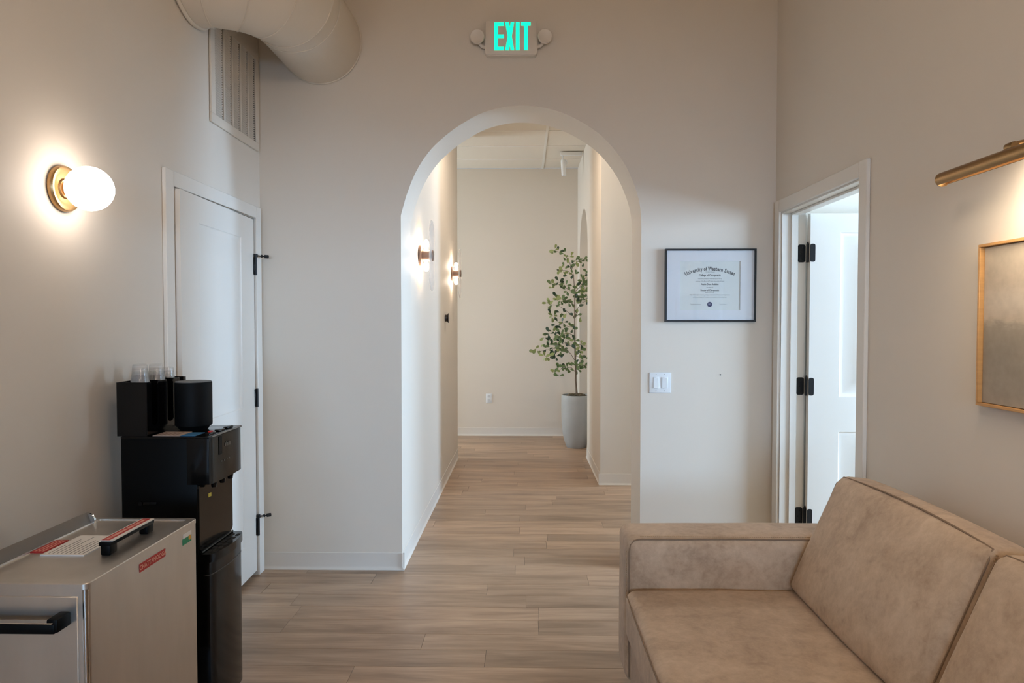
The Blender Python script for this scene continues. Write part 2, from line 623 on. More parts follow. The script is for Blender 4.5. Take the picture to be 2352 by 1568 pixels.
# --- corridor ceiling: lay-in tiles between bars
ceil2 = thing('ceiling', (0, 6.5, ZC), kind='structure')
put('ceiling_deck', box(B(), -3.92, 6.34, YB, YFAR + 0.12, ZC + 0.03, ZC + 0.10), CEIL, ceil2, smooth=False)
rows = [YB] + [7.09 + 0.61 * k for k in range(-4, 3)] + [YFAR]
cols = [-3.80, -3.425, -2.205, -0.985, 0.235, 1.455, 2.675, 3.895, 5.115, 6.20]
for y0, y1 in zip(rows, rows[1:]):
    for x0, x1 in zip(cols, cols[1:]):
        if y1 - y0 < 0.05: continue
        if x1 < -0.8 and y0 < 7.0: continue
        put('ceiling_tile', box(B(), x0 + 0.008, x1 - 0.008, y0 + 0.005, y1 - 0.005, ZC + 0.002, ZC + 0.02, 0.002, 1), TILE, ceil2)
for y in rows[1:-1]:
    put('ceiling_bar', box(B(), -3.80 if y > 7.3 else CX0, 6.2, y - 0.009, y + 0.009, ZC - 0.003, ZC + 0.004), TRIM, ceil2, smooth=False)
for x in cols[1:-1]:
    ya, yb = (YB, YFAR) if CX0 < x < CX1 else ((7.36, YFAR) if x < CX0 else (YB, YFAR))
    put('ceiling_bar', box(B(), x - 0.013, x + 0.013, ya, yb, ZC - 0.006, ZC + 0.003), TRIM, ceil2, smooth=False)

# --- floor of planks laid across
floor = thing('floor', (0, 2.5, 0), kind='structure')
put('floor_slab', box(B(), -3.92, 6.34, YREAR - 0.12, YFAR + 0.12, -0.06, -0.004), DARK, floor, smooth=False)
PW, PLN = 0.1525, 1.22
plank_mesh = {}


def plank_me(L):
    key = round(L, 3)
    if key not in plank_mesh:
        t = B()
        box(t, 0, L, 0, PW - 0.0012, -0.004, 0.0, 0.0009, 1)
        me = bpy.data.meshes.new('plank'); t.to_mesh(me); t.free()
        me.materials.append(FLOOR)
        plank_mesh[key] = me
    return plank_mesh[key]


rest = B()
y = 3.770 - PW * 68
rnd = random.Random(21)
nplank = 0
while y < YFAR:
    if y + PW > YREAR:
        # spans of floor crossed by this row
        if y < YB - 0.02: spans = [(-1.69, 4.72)]
        elif y < 6.12: spans = [(CX0 - 0.01, 6.2)]
        elif y < 7.30: spans = [(CX0 - 0.01, CX1 + 0.02), (0.98, 6.2)]
        else: spans = [(-3.8, 0.92), (0.98, 6.2)]
        for a, b in spans:
            x = a - rnd.uniform(0.15, PLN)
            while x < b:
                x0, x1 = max(x, a), min(x + PLN, b)
                x += PLN
                if x1 - x0 < 0.02: continue
                near = y > 0.75 and x1 > -1.7 and x0 < (1.6 if y < 6.1 else 0.9)
                L = round(x1 - x0 - 0.0012, 3)
                if near and nplank < 300:
                    o = bpy.data.objects.new('plank', plank_me(L))
                    COL.objects.link(o); o.parent = floor
                    o.location = Vector((x0, y, 0)) - Vector((0, 2.5, 0))
                    nplank += 1
                else:
                    box(rest, x0, x0 + L, y, min(y + PW - 0.0012, YFAR), -0.004, 0.0)
    y += PW
put('planks', rest, FLOOR, floor, smooth=False, kind='stuff')

# --- cove baseboards
def baseboard(name, runs):
    bm = B()
    prof = [(0, 0), (0.013, 0), (0.0125, 0.004), (0.006, 0.012), (0.004, 0.022), (0.0035, 0.099), (0.002, 0.1015), (0, 0.1015)]
    for p0, p1, nrm in runs:
        p0 = Vector(p0 + (0,)); p1 = Vector(p1 + (0,)); n = Vector(nrm + (0,))
        a = [bm.verts.new(p0 + n * d + Vector((0, 0, z))) for d, z in prof]
        b = [bm.verts.new(p1 + n * d + Vector((0, 0, z))) for d, z in prof]
        k = len(prof)
        for i in range(k):
            bm.faces.new((a[i], a[(i + 1) % k], b[(i + 1) % k], b[i]))
        bm.faces.new(a[::-1]); bm.faces.new(b)
    return put(name, bm, BASE, kind='structure', angle=30)


baseboard('baseboard_arch', [((XL, YA), (-0.707, YA), (0, -1)), ((0.667, YA), (XR, YA), (0, -1)), ((0.680, YA), (0.680, YB), (-1, 0))])
baseboard('baseboard_corridor_left', [((CX0, YA - 0.013), (CX0, 7.36), (1, 0))])
baseboard('baseboard_corridor_right', [((CX1, 6.13), (CX1, NY - NR), (-1, 0)), ((CX1, NY + NR), (CX1, YFAR), (-1, 0)), ((CX1 - 0.013, 6.13), (CX1 + 0.30, 6.13), (0, -1))])
baseboard('baseboard_far', [((-3.8, YFAR), (CX1, YFAR), (0, -1))])
baseboard('baseboard_left', [((XL, YREAR), (XL, 2.90), (1, 0))])
baseboard('baseboard_right', [((XR, YREAR), (XR, 2.90), (-1, 0))])


# --- windows out of frame: frames in their openings
def window(n, axis, a, u0, u1, z0, z1, muls):
    w = thing('window_%d' % n, ((a, (u0 + u1) / 2, z0) if axis == 'x' else ((u0 + u1) / 2, a, z0)), kind='structure')
    def bar(ua, ub, za, zb):
        if axis == 'x': return box(B(), a - 0.03, a + 0.03, ua, ub, za, zb, 0.004, 1)
        return box(B(), ua, ub, a - 0.03, a + 0.03, za, zb, 0.004, 1)
    put('window_frame', bar(u0, u1, z0, z0 + 0.05), TRIM, w); put('window_frame', bar(u0, u1, z1 - 0.05, z1), TRIM, w)
    put('window_frame', bar(u0, u0 + 0.05, z0, z1), TRIM, w); put('window_frame', bar(u1 - 0.05, u1, z0, z1), TRIM, w)
    for u in muls: put('mullion', bar(u - 0.02, u + 0.02, z0 + 0.05, z1 - 0.05), TRIM, w)


window(1, 'x', 4.78, 1.20, 3.85, 1.15, 2.45, (2.52,))
window(4, 'x', 6.27, 6.65, 7.75, 0.3, 2.7, ())
window(2, 'y', -6.56, -1.4, 1.4, 0.9, 2.4, (0.0,))  # frame of the unseen rear opening the added fill shines through
window(3, 'x', -3.86, 7.5, 8.65, 0.55, 2.75, ())


# --- doors
def panel_leaf(W, H, T, panels, raised):
    """door leaf in its own plane: x across 0..W, z up 0..H, front face at y=0, thickness towards +y"""
    bm = B()
    xs = sorted({0, W} | {p[0] for p in panels} | {p[1] for p in panels})
    zs = sorted({0, H} | {p[2] for p in panels} | {p[3] for p in panels})
    def quad(pts): bm.faces.new([bm.verts.new(p) for p in pts])
    for side in (0, 1):
        yy = 0.0 if side == 0 else T
        sg = 1 if side == 0 else -1
        for xa, xb in zip(xs, xs[1:]):
            for za, zb in zip(zs, zs[1:]):
                hole = any(p[0] <= xa and p[1] >= xb and p[2] <= za and p[3] >= zb for p in panels)
                if not hole:
                    quad([(xa, yy, za), (xb, yy, za), (xb, yy, zb), (xa, yy, zb)])
        for xa, xb, za, zb in panels:
            steps = [(0, 0), (0.004, 0.004), (0.012, 0.007), (0.03, 0.0085), (0.034, 0.0085)]
            if raised: steps = [(0, 0), (0.006, 0.006), (0.018, 0.009), (0.026, 0.009), (0.075, 0.0025), (0.078, 0.0015)]
            for (i0, d0), (i1, d1) in zip(steps, steps[1:]):
                A = [(xa + i0, za + i0), (xb - i0, za + i0), (xb - i0, zb - i0), (xa + i0, zb - i0)]
                C = [(xa + i1, za + i1), (xb - i1, za + i1), (xb - i1, zb - i1), (xa + i1, zb - i1)]
                for k in range(4):
                    j = (k + 1) % 4
                    quad([(A[k][0], yy + sg * d0, A[k][1]), (A[j][0], yy + sg * d0, A[j][1]), (C[j][0], yy + sg * d1, C[j][1]), (C[k][0], yy + sg * d1, C[k][1])])
            i1, d1 = steps[-1]
            quad([(xa + i1, yy + sg * d1, za + i1), (xb - i1, yy + sg * d1, za + i1), (xb - i1, yy + sg * d1, zb - i1), (xa + i1, yy + sg * d1, zb - i1)])
    for q in ([(0, 0, 0), (0, T, 0), (0, T, H), (0, 0, H)], [(W, 0, 0), (W, T, 0), (W, T, H), (W, 0, H)],
              [(0, 0, 0), (W, 0, 0), (W, T, 0), (0, T, 0)], [(0, 0, H), (W, 0, H), (W, T, H), (0, T, H)]):
        quad(q)
    bmesh.ops.remove_doubles(bm, verts=bm.verts, dist=1e-5)
    return bm


# closed-to door in the left wall, hinged at its far side, standing slightly ajar into the room
d1 = thing('door_1', (XL, 3.43, 0), kind='structure')
LW, LH, LT = 0.898, 2.018, 0.036
hinge1 = Vector((XL + 0.004, 3.884, 0.03))
ang = math.radians(2.1)
# local x runs from the hinge (0) towards the camera (-Y); the front face looks at +X
R1 = Matrix(((math.sin(ang), -math.cos(ang), 0, 0), (-math.cos(ang), -math.sin(ang), 0, 0), (0, 0, 1, 0), (0, 0, 0, 1)))
M1 = Matrix.Translation(hinge1) @ R1
bm = panel_leaf(LW, LH, LT, [(0.19, 0.71, 0.96, 1.895), (0.19, 0.71, 0.19, 0.78)], False)
bmesh.ops.transform(bm, matrix=M1, verts=bm.verts)
leaf1 = put('door_leaf', bm, TRIM, d1, angle=20)
# casing (three boards) and jamb
cb = XL + 0.018
put('casing', box(B(), XL, cb, 2.904, 2.974, 0, 2.125, 0.003, 1), TRIM, d1)
put('casing', box(B(), XL, cb, 3.892, 3.962, 0, 2.125, 0.003, 1), TRIM, d1)
put('casing', box(B(), XL, cb, 2.974, 3.892, 2.057, 2.125, 0.003, 1), TRIM, d1)
put('door_stop', box(B(), XL - 0.06, XL - 0.045, 2.976, 3.889, 0, 2.054), TRIM, d1, smooth=False)
for z, stop in ((1.785, True), (1.03, False), (0.285, True)):
    h = put('hinge', cyl(box(B(), XL + 0.002, XL + 0.010, 3.872, 3.898, z - 0.05, z + 0.05, 0.002, 1), (XL + 0.014, 3.886, z - 0.052), (XL + 0.014, 3.886, z + 0.052), 0.0075, seg=12), BLACKMETAL, d1)
    if stop:
        zt = z + 0.058
        bm = B()
        cyl(bm, (XL + 0.014, 3.886, zt - 0.008), (XL + 0.014, 3.886, zt + 0.010), 0.011, seg=12)
        cyl(bm, (XL + 0.014, 3.886, zt), (XL + 0.052, 3.916, zt - 0.002), 0.0035, seg=8)
        lathe(bm, (XL + 0.040, 3.906, zt - 0.001), (0.78, 0.62, 0), [(0, -0.004), (0.009, -0.003), (0.009, 0.003), (0, 0.004)], 10)
        cyl(bm, (XL + 0.052, 3.916, zt - 0.002), (XL + 0.070, 3.930, zt - 0.002), 0.010, seg=12)
        put('hinge_pin_stop', bm, BLACKMETAL, h)

# open door in the right wall, swung into the bright side room
d2 = thing('door_2', (XR, 3.43, 0), kind='structure')
ZD = 2.075
cf = XR - 0.018
put('casing', box(B(), cf, XR, 2.905, 2.972, 0, ZD + 0.075, 0.003, 1), TRIM, d2)
put('casing', box(B(), cf, XR, 3.892, 3.958, 0, ZD + 0.075, 0.003, 1), TRIM, d2)
put('casing', box(B(), cf, XR, 2.972, 3.892, ZD + 0.008, ZD + 0.075, 0.003, 1), TRIM, d2)
for ya, yb in ((2.975, 2.985), (3.885, 3.905)):
    put('jamb', box(B(), XR, XR + 0.13, ya, yb, 0, ZD + 0.01), TRIM, d2, smooth=False)
put('jamb', box(B(), XR, XR + 0.13, 2.985, 3.885, ZD, ZD + 0.01), TRIM, d2, smooth=False)
put('stop', box(B(), XR + 0.048, XR + 0.085, 3.873, 3.885, 0, ZD, 0.002, 1), TRIM, d2)
put('stop', box(B(), XR + 0.048, XR + 0.085, 2.985, 3.873, ZD - 0.012, ZD, 0.002, 1), TRIM, d2)
for ya, yb in ((2.915, 2.975), (3.90, 3.96)):
    put('casing', box(B(), XR + 0.13, XR + 0.145, ya, yb, 0, ZD + 0.07, 0.003, 1), TRIM, d2)
bm = panel_leaf(0.895, 2.05, 0.036, [(0.168, 0.727, 1.025, 1.945), (0.168, 0.727, 0.20, 0.83)], True)
bmesh.ops.transform(bm, matrix=Matrix.Translation((XR + 0.142, 3.846, 0.018)), verts=bm.verts)
leaf2 = put('door_leaf', bm, TRIM, d2, angle=20)
for z in (1.850, 1.102, 0.362):
    bm = B()
    prism(bm, [(p[0], p[1]) for p in round_poly(XR + 0.109, z, 0.021, 0.050, 0.012)], 'y', 3.8825, 3.886)
    prism(bm, [(p[0], p[1]) for p in round_poly(XR + 0.156, z, 0.014, 0.050, 0.010)], 'y', 3.8445, 3.848)
    cyl(bm, (XR + 0.136, 3.866, z - 0.052), (XR + 0.136, 3.866, z + 0.052), 0.0075, seg=12)
    cyl(bm, (XR + 0.136, 3.866, z + 0.052), (XR + 0.136, 3.866, z + 0.062), 0.006, 0.004, seg=12)
    h = put('hinge', bm, BLACKMETAL, d2)
    for dx, dz in ((0.104, 0.0), (0.113, 0.032), (0.113, -0.032)):
        put('screw', lathe(B(), (XR + dx, 3.8824, z + dz), (0, -1, 0), [(0, 0.001), (0.0035, 0.0005), (0.004, 0)], 10), BLACK, h)

# ================================================================== OBJECTS
# ------------------------------------------------------------------ sofa
sofa = thing('sofa', (0.9, 1.72, 0), 'taupe nubuck leather sofa along the right wall under the painting', 'sofa')
YS1, YS0 = 2.585, 0.865          # inner faces of the arms
def at(c, wob=None):
    c = Vector(c)
    return lambda p: p + c
for k, (ya, yb) in enumerate(((2.585, 2.805), (0.645, 0.865))):
    half = ((1.43 - 0.390) / 2, (yb - ya) / 2, (0.642 - 0.075) / 2)
    arm = put('arm', soft_box(half, 0.036, (22, 10, 16), (0.004, 0.006, 0.008), 0.003, 4.0, 3.1 + k, at(((1.43 + 0.390) / 2, (ya + yb) / 2, (0.642 + 0.075) / 2))), LEATHER, sofa, angle=60)
    yi = ya + 0.003 if k == 0 else yb - 0.003
    yo = yi + (0.006 if k == 0 else -0.006)
    pts = [(0.404, yo, 0.10), (0.402, yo, 0.30), (0.402, yo, 0.585), (0.407, yo, 0.612), (0.420, yo, 0.628), (0.44, yo, 0.633), (0.8, yo, 0.636), (1.2, yo, 0.634)]
    put('seam', tube(B(), pts, 0.0032, 6), SEAM, arm)
    bm = B()
    for s in range(95):
        x = 0.445 + s * 0.008
        box(bm, x, x + 0.0052, yo + (0.008 if k == 0 else -0.010), yo + (0.010 if k == 0 else -0.008), 0.6405, 0.6428)
    for s in range(40):
        z = 0.585 - s * 0.008
        box(bm, 0.3915, 0.3945, yo + (0.008 if k == 0 else -0.010), yo + (0.010 if k == 0 else -0.008), z - 0.0052, z)
    put('stitching', bm, STITCH, arm, smooth=False, kind='stuff')
put('front_rail', soft_box((0.06, 0.86, 0.09), 0.02, (6, 20, 8), (0, 0, 0), 0, 1, 0, at((0.462, 1.725, 0.175))), LEATHER, sofa, angle=60)
put('base_frame', box(B(), 0.44, 1.40, 0.70, 2.76, 0.085, 0.26, 0.01), SEAM, sofa)
put('back_frame', soft_box((0.075, 1.08, 0.34), 0.03, (8, 24, 14), (0, 0, 0.004), 0, 1, 0, at((1.355, 1.725, 0.425))), LEATHER, sofa, angle=60)
for x in (0.46, 1.36):
    for yy in (0.72, 2.73):
        put('leg', cyl(B(), (x, yy, 0), (x, yy, 0.09), 0.018, 0.026, 16), BLACKMATTE, sofa)
for k in range(2):
    yc = 2.155 - k * 0.86
    seat = put('seat_cushion', soft_box((0.345, 0.427, 0.092), 0.036, (24, 24, 12), (0.008, 0.002, 0.010), 0.004, 5.0, 11.0 + k, at((0.730, yc, 0.360))), LEATHER, sofa, angle=70)
    put('seam', tube(B(), [(0.388, yc - 0.40, 0.431), (0.383, yc - 0.2, 0.434), (0.381, yc, 0.436), (0.383, yc + 0.2, 0.434), (0.388, yc + 0.40, 0.431)], 0.0026, 6), SEAM, seat)
    A, Bq, Cq, Dq = Vector((0.992, 0.452)), Vector((1.182, 0.888)), Vector((1.318, 0.872)), Vector((1.275, 0.42))
    def bc(p, yc=yc, k=k):
        u = (p.z / 0.24 + 1) / 2; v = (p.x / 0.08 + 1) / 2
        f = A.lerp(Bq, u); b = Dq.lerp(Cq, u); q = f.lerp(b, v)
        yy = yc + p.y
        w = noise.noise(Vector((q.x * 5 + 40 * k, yy * 4.0, q.y * 5.0)))
        s = 0.006 * w * (1 - min(1, abs(p.y) / 0.43) ** 4)
        return Vector((q.x - s, yy, q.y + s * 0.5))
    back = put('back_cushion', soft_box((0.08, 0.428, 0.24), 0.035, (10, 30, 24), (0.026, 0.004, 0.016), 0.0, 1.0, 0.0, bc), LEATHER, sofa, angle=70)
    pts = []
    for s in range(25):
        t = -1 + 2 * s / 24
        pts.append(bc(Vector((-0.060, t * 0.405, 0.236 + 0.016 * (1 - t * t)))))
    for s in range(1, 16):
        t = 0.236 - s * 0.030
        pts.append(bc(Vector((-0.0715, 0.4190, t))))
    pts2 = [bc(Vector((-0.0715, -0.4190, 0.236 - s * 0.030))) for s in range(15, 0, -1)]
    put('seam', tube(B(), pts2 + pts, 0.0028, 6), SEAM, back)
    bm = B()
    for s in range(60):
        p = bc(Vector((-0.060, -0.4262, 0.225 - s * 0.0075)))
        box(bm, p.x - 0.002, p.x + 0.002, p.y - 0.002, p.y + 0.002, p.z - 0.0022, p.z + 0.0022)
    put('stitching', bm, STITCH, back, smooth=False, kind='stuff')

# ------------------------------------------------------------------ steel heating cabinet
unit = thing('heating_cabinet', (-1.18, 1.83, 0), 'stainless steel heat pack cabinet with lid handle and red label in the lower left corner', 'cabinet')
UX0, UX1, UY0, UY1, UZ = -1.345, -1.022, 1.563, 2.100, 0.850
body = put('body', prism(B(), round_poly((UX0 + UX1) / 2, (UY0 + UY1) / 2, (UX1 - UX0) / 2, (UY1 - UY0) / 2, 0.014), 'z', 0.13, UZ - 0.012), STEEL, unit, angle=30)
put('corner_trim', tube(B(), [(UX1 - 0.006, UY0 + 0.002, 0.14), (UX1 - 0.006, UY0 + 0.002, UZ - 0.014)], 0.0065, 12), STEELP, body)
put('front_panel', box(B(), UX0 + 0.012, UX1 - 0.022, UY0 - 0.003, UY0 + 0.004, 0.16, UZ - 0.030, 0.002, 1), STEEL, body)
# lid: rim and a slightly sunk plate
lid = put('lid', prism(B(), round_poly((UX0 + UX1) / 2, (UY0 + UY1) / 2, (UX1 - UX0) / 2 - 0.001, (UY1 - UY0) / 2 - 0.001, 0.015), 'z', UZ - 0.0118, UZ - 0.004), STEEL, unit, angle=30)
bm = B()
ux, uy = (UX0 + UX1) / 2, (UY0 + UY1) / 2
loops = []
for hx, hy, r_, ox, oy_, z in ((0.1625, 0.2695, 0.015, 0, 0, UZ - 0.0125), (0.1625, 0.2695, 0.015, 0, 0, UZ - 0.002), (0.1610, 0.2680, 0.014, 0, 0, UZ),
                               (0.1370, 0.2455, 0.004, 0, 0.007, UZ), (0.1360, 0.2445, 0.004, 0, 0.007, UZ - 0.006)):
    loops.append([bm.verts.new((p[0], p[1], z)) for p in round_poly(ux + ox, uy + oy_, hx, hy, r_)])
for a, b in zip(loops, loops[1:]):
    for k in range(len(a)):
        j = (k + 1) % len(a)
        bm.faces.new((a[k], a[j], b[j], b[k]))
put('lid_rim', bm, STEEL, lid, angle=30)
put('hinge_rail', prism(B(), [(UX0 - 0.004, UZ - 0.02), (UX0 + 0.020, UZ - 0.02), (UX0 + 0.024, UZ - 0.006), (UX0 + 0.014, UZ + 0.020), (UX0 + 0.006, UZ + 0.030), (UX0 - 0.004, UZ + 0.026)], 'y', UY0 + 0.02, UY1 - 0.045), mat('dull_steel', srgb(120, 113, 106), 0.5, 0.8), unit, angle=20)
put('rail_end', lathe(B(), (UX0 + 0.008, UY1 - 0.044, UZ + 0.004), (0, 1, 0), [(0, 0.008), (0.018, 0.006), (0.024, 0), (0.024, -0.008), (0, -0.008)], 20), STEELP, unit)
# lid handle with printed strip
hd = put('lid_handle', box(box(box(B(), -1.118, -1.092, 1.765, 1.800, UZ - 0.004, UZ + 0.026, 0.004), -1.118, -1.092, 1.945, 1.980, UZ - 0.004, UZ + 0.026, 0.004), -1.122, -1.090, 1.765, 1.980, UZ + 0.020, UZ + 0.032, 0.003), BLACKMATTE, unit)
put('handle_strip', box(B(), -1.124, -1.088, 1.772, 1.974, UZ + 0.032, UZ + 0.0345), CARD, hd, smooth=False)
put('handle_print', box(B(), -1.120, -1.098, 1.774, 1.972, UZ + 0.0345, UZ + 0.0350), RED, hd, smooth=False)
bm = B()
yy = 1.780; rp = random.Random(8)
while yy < 1.965:
    w = rp.uniform(0.003, 0.007)
    box(bm, -1.1135, -1.1045, yy, yy + w, UZ + 0.0350, UZ + 0.0353)
    yy += w + rp.choice((0.002, 0.002, 0.005))
put('handle_lettering', bm, REDPALE, hd, smooth=False, kind='stuff')
# placards stuck on the lid
pl = put('placard', box(B(), -1.275, -1.158, 1.760, 1.925, UZ - 0.004, UZ - 0.001), CARD, unit, smooth=False, label='white instruction placard stuck on the lid')
bm = B()
rr = random.Random(4)
for i in range(9):
    x = -1.262 + i * 0.0115
    yy = 1.772
    while yy < 1.895 - rr.uniform(0, 0.06):
        w = rr.uniform(0.014, 0.045)
        box(bm, x, x + 0.0022, yy, min(yy + w, 1.915), UZ - 0.001, UZ - 0.0008)
        yy += w + 0.0025
put('print_lines', bm, INK, pl, smooth=False, kind='stuff')
wp = put('warning_plate', box(B(), -1.318, -1.282, 1.782, 1.885, UZ - 0.004, UZ - 0.0015), RED, unit, smooth=False, label='red warning plate stuck on the lid')
bm = B()
for i in range(3):
    x = -1.311 + i * 0.010
    yy = 1.79
    while yy < 1.87:
        w = rr.uniform(0.006, 0.02)
        box(bm, x, x + 0.0034, yy, min(yy + w, 1.88), UZ - 0.0015, UZ - 0.0012)
        yy += w + 0.004
put('print_lines', bm, REDPALE, wp, smooth=False, kind='stuff')
# brand strip and sticker on the side
bl = put('brand_strip', box(B(), UX1, UX1 + 0.0015, 1.779, 1.908, 0.7965, 0.8190), RED, unit, smooth=False, label='red brand strip with pale lettering')
text('lettering', 'CHATTANOOGA', 0.0175, REDPALE, bl, plane_M((UX1 + 0.0018, 1.8435, 0.8078), (0, 1, 0), (0, 0, 1)), bold=0.0003, sx=0.98)
st = put('sticker', box(B(), UX1, UX1 + 0.001, 2.008, 2.060, 0.793, 0.812), mat('sticker_green', srgb(28, 134, 92), 0.5), unit, smooth=False, label='green and white sticker')
put('sticker_top', box(B(), UX1, UX1 + 0.001, 2.012, 2.060, 0.812, 0.826), CARD, st, smooth=False)
put('sticker_dot', lathe(B(), (UX1 + 0.001, 2.050, 0.806), (1, 0, 0), [(0, 0.0006), (0.0075, 0.0006), (0.0075, 0)], 14), mat('sticker_yellow', srgb(206, 152, 50), 0.5), st)
# pull handle on the near face
bm = B()
box(bm, -1.300, -1.066, UY0 - 0.052, UY0 - 0.030, 0.752, 0.776, 0.004)
for x in (-1.300, -1.086):
    t = B(); box(t, x, x + 0.026, UY0 - 0.050, UY0 - 0.002, 0.754, 0.786, 0.004); merge(bm, t)
ph = put('pull_handle', bm, BLACKMATTE, unit)
put('handle_inlay', box(B(), -1.298, -1.070, UY0 - 0.053, UY0 - 0.034, 0.776, 0.779, 0.001, 1), STEELP, ph)
for x in (UX0 + 0.04, UX1 - 0.04):
    for yy in (UY0 + 0.05, UY1 - 0.05):
        c = put('caster', cyl(B(), (x - 0.012, yy, 0.045), (x + 0.012, yy, 0.045), 0.045, seg=20), BLACKMATTE, unit)
        put('caster_fork', box(B(), x - 0.02, x + 0.02, yy - 0.02, yy + 0.02, 0.085, 0.135, 0.004), STEELP, c)

# ------------------------------------------------------------------ water dispenser
wd = thing('water_dispenser', (-1.3, 2.57, 0), 'glossy black freestanding water dispenser against the left wall', 'water dispenser')
DY0, DY1, DX0, DX1, DZ = 2.425, 2.708, -1.457, -1.130, 1.050
yc = (DY0 + DY1) / 2
body = put('body', box(B(), DX0, -1.178, DY0 + 0.0015, DY1 - 0.0015, 0.03, DZ - 0.004, 0.006, 2), BLACKMATTE, wd)


def front_poly(x0, bulge, edge, r=0.018, n=14):
    """plan outline: flat back at x0, front bowed outwards"""
    out = [(x0, DY0), ]
    for s in range(n + 1):
        v = -1 + 2 * s / n
        x = edge + bulge * (1 - v * v)
        if abs(v) > 0.999: x -= r
        yy = yc + v * (DY1 - DY0) / 2
        if s == 1: out.append((edge - 0.003, DY0 + 0.004))
        out.append((x, yy))
        if s == n - 1: out.append((edge - 0.003, DY1 - 0.004))
    out.append((x0, DY1))
    return out


head = put('head', prism(B(), front_poly(-1.215, 0.006, DX1 - 0.003), 'z', 0.876, DZ - 0.006), BLACK, wd, angle=40)
put('top_cover', box(B(), DX0 + 0.002, DX1 - 0.002, DY0 - 0.001, DY1 + 0.001, DZ - 0.008, DZ, 0.003), BLACK, wd)
put('trim_strip', box(B(), DX1 - 0.004, DX1 + 0.001, DY0 + 0.02, DY1 - 0.02, DZ - 0.0045, DZ - 0.001), mat('grey_trim', srgb(128, 124, 118), 0.4), wd, smooth=False)
put('head_window', box(B(), DX1 + 0.0015, DX1 + 0.0035, yc - 0.075, yc - 0.050, 0.972, 1.040, 0.001, 1), BLACKMATTE, head)
bm = B()
for i in range(5):
    box(bm, DX1 + 0.0040, DX1 + 0.0046, yc - 0.027 + 0.0095 * i, yc - 0.021 + 0.0095 * i, 0.995, 1.008 + 0.004 * (i % 2))
put('faint_mark', bm, mat('pale_print', srgb(96, 88, 76), 0.6), head, smooth=False, kind='stuff')
for i in range(4):
    put('indicator', lathe(B(), (DX1 + 0.003, yc - 0.055 + 0.022 * i, 0.945), (1, 0, 0), [(0, 0.001), (0.003, 0.001), (0.003, 0)], 10), mat('indicator', srgb(90, 84, 74), 0.5), head)
put('recess_panel', prism(B(), [(p[0], p[1]) for p in round_poly(yc, 0.755, (DY1 - DY0) / 2 - 0.002, 0.125, 0.02)], 'x', -1.180, -1.172), BLACK, wd, angle=30)
for i in range(3):
    put('spout', cyl(B(), (-1.150, yc - 0.07 + 0.07 * i, 0.878), (-1.150, yc - 0.07 + 0.07 * i, 0.852), 0.013, 0.009, 14), BLACK, wd)
put('sticker', box(B(), -1.172, -1.171, DY0 + 0.072, DY0 + 0.094, 0.812, 0.826), mat('sticker_lemon', srgb(196, 178, 48), 0.5), wd, smooth=False, label='small yellow sticker')
s2 = put('sticker', box(B(), -1.172, -1.171, DY1 - 0.036, DY1 - 0.008, 0.842, 0.852), mat('sticker_blue', srgb(58, 140, 190), 0.5), wd, smooth=False, label='blue and white sticker')
put('sticker_top', box(B(), -1.172, -1.171, DY1 - 0.036, DY1 - 0.008, 0.852, 0.866), CARD, s2, smooth=False)
cab = put('lower_cabinet', prism(B(), front_poly(-1.215, 0.014, DX1 - 0.006), 'z', 0.03, 0.592), BLACK, wd, angle=40)
put('cabinet_seam', prism(B(), front_poly(-1.215, 0.0145, DX1 - 0.0055), 'z', 0.545, 0.548), mat('seam_grey', srgb(70, 66, 62), 0.4), cab, angle=40)
put('plinth', box(B(), DX0 + 0.01, -1.17, DY0 + 0.01, DY1 - 0.01, 0.0, 0.035), BLACKMATTE, wd, smooth=False)
tray = put('drip_tray', prism(B(), front_poly(-1.175, 0.022, DX1 - 0.002), 'z', 0.592, 0.622), BLACK, wd, angle=40)
bm = B()
for i in range(6):
    for j in range(2):
        prism(bm, [(p[0], p[1]) for p in round_poly(-1.155 + 0.022 * j, DY0 + 0.045 + 0.038 * i, 0.0075, 0.015, 0.007)], 'z', 0.622, 0.6225)
put('tray_slots', bm, DARK, tray, smooth=False, kind='stuff')
put('tray_rail', tube(B(), [(-1.170, DY0 + 0.01, 0.626), (-1.170, DY1 - 0.01, 0.626)], 0.004, 8), BLACK, tray)
put('latch', box(cyl(B(), (-1.385, DY0 + 0.004, 0.808), (-1.385, DY0 - 0.004, 0.808), 0.008, seg=14), -1.375, -1.325, DY0 - 0.004, DY0 + 0.002, 0.802, 0.814, 0.002), BLACK, wd)
for i in range(3):
    b_ = put('push_button', box(B(), -1.165, -1.145, DY0 + 0.035 + 0.075 * i, DY0 + 0.085 + 0.075 * i, DZ - 0.001, DZ + 0.008, 0.003), BLACK, wd)
    if i == 0:
        put('hot_mark', box(B(), -1.162, -1.150, DY0 + 0.052, DY0 + 0.074, DZ + 0.007, DZ + 0.012, 0.002), mat('hot_red', srgb(196, 44, 34), 0.4), b_)

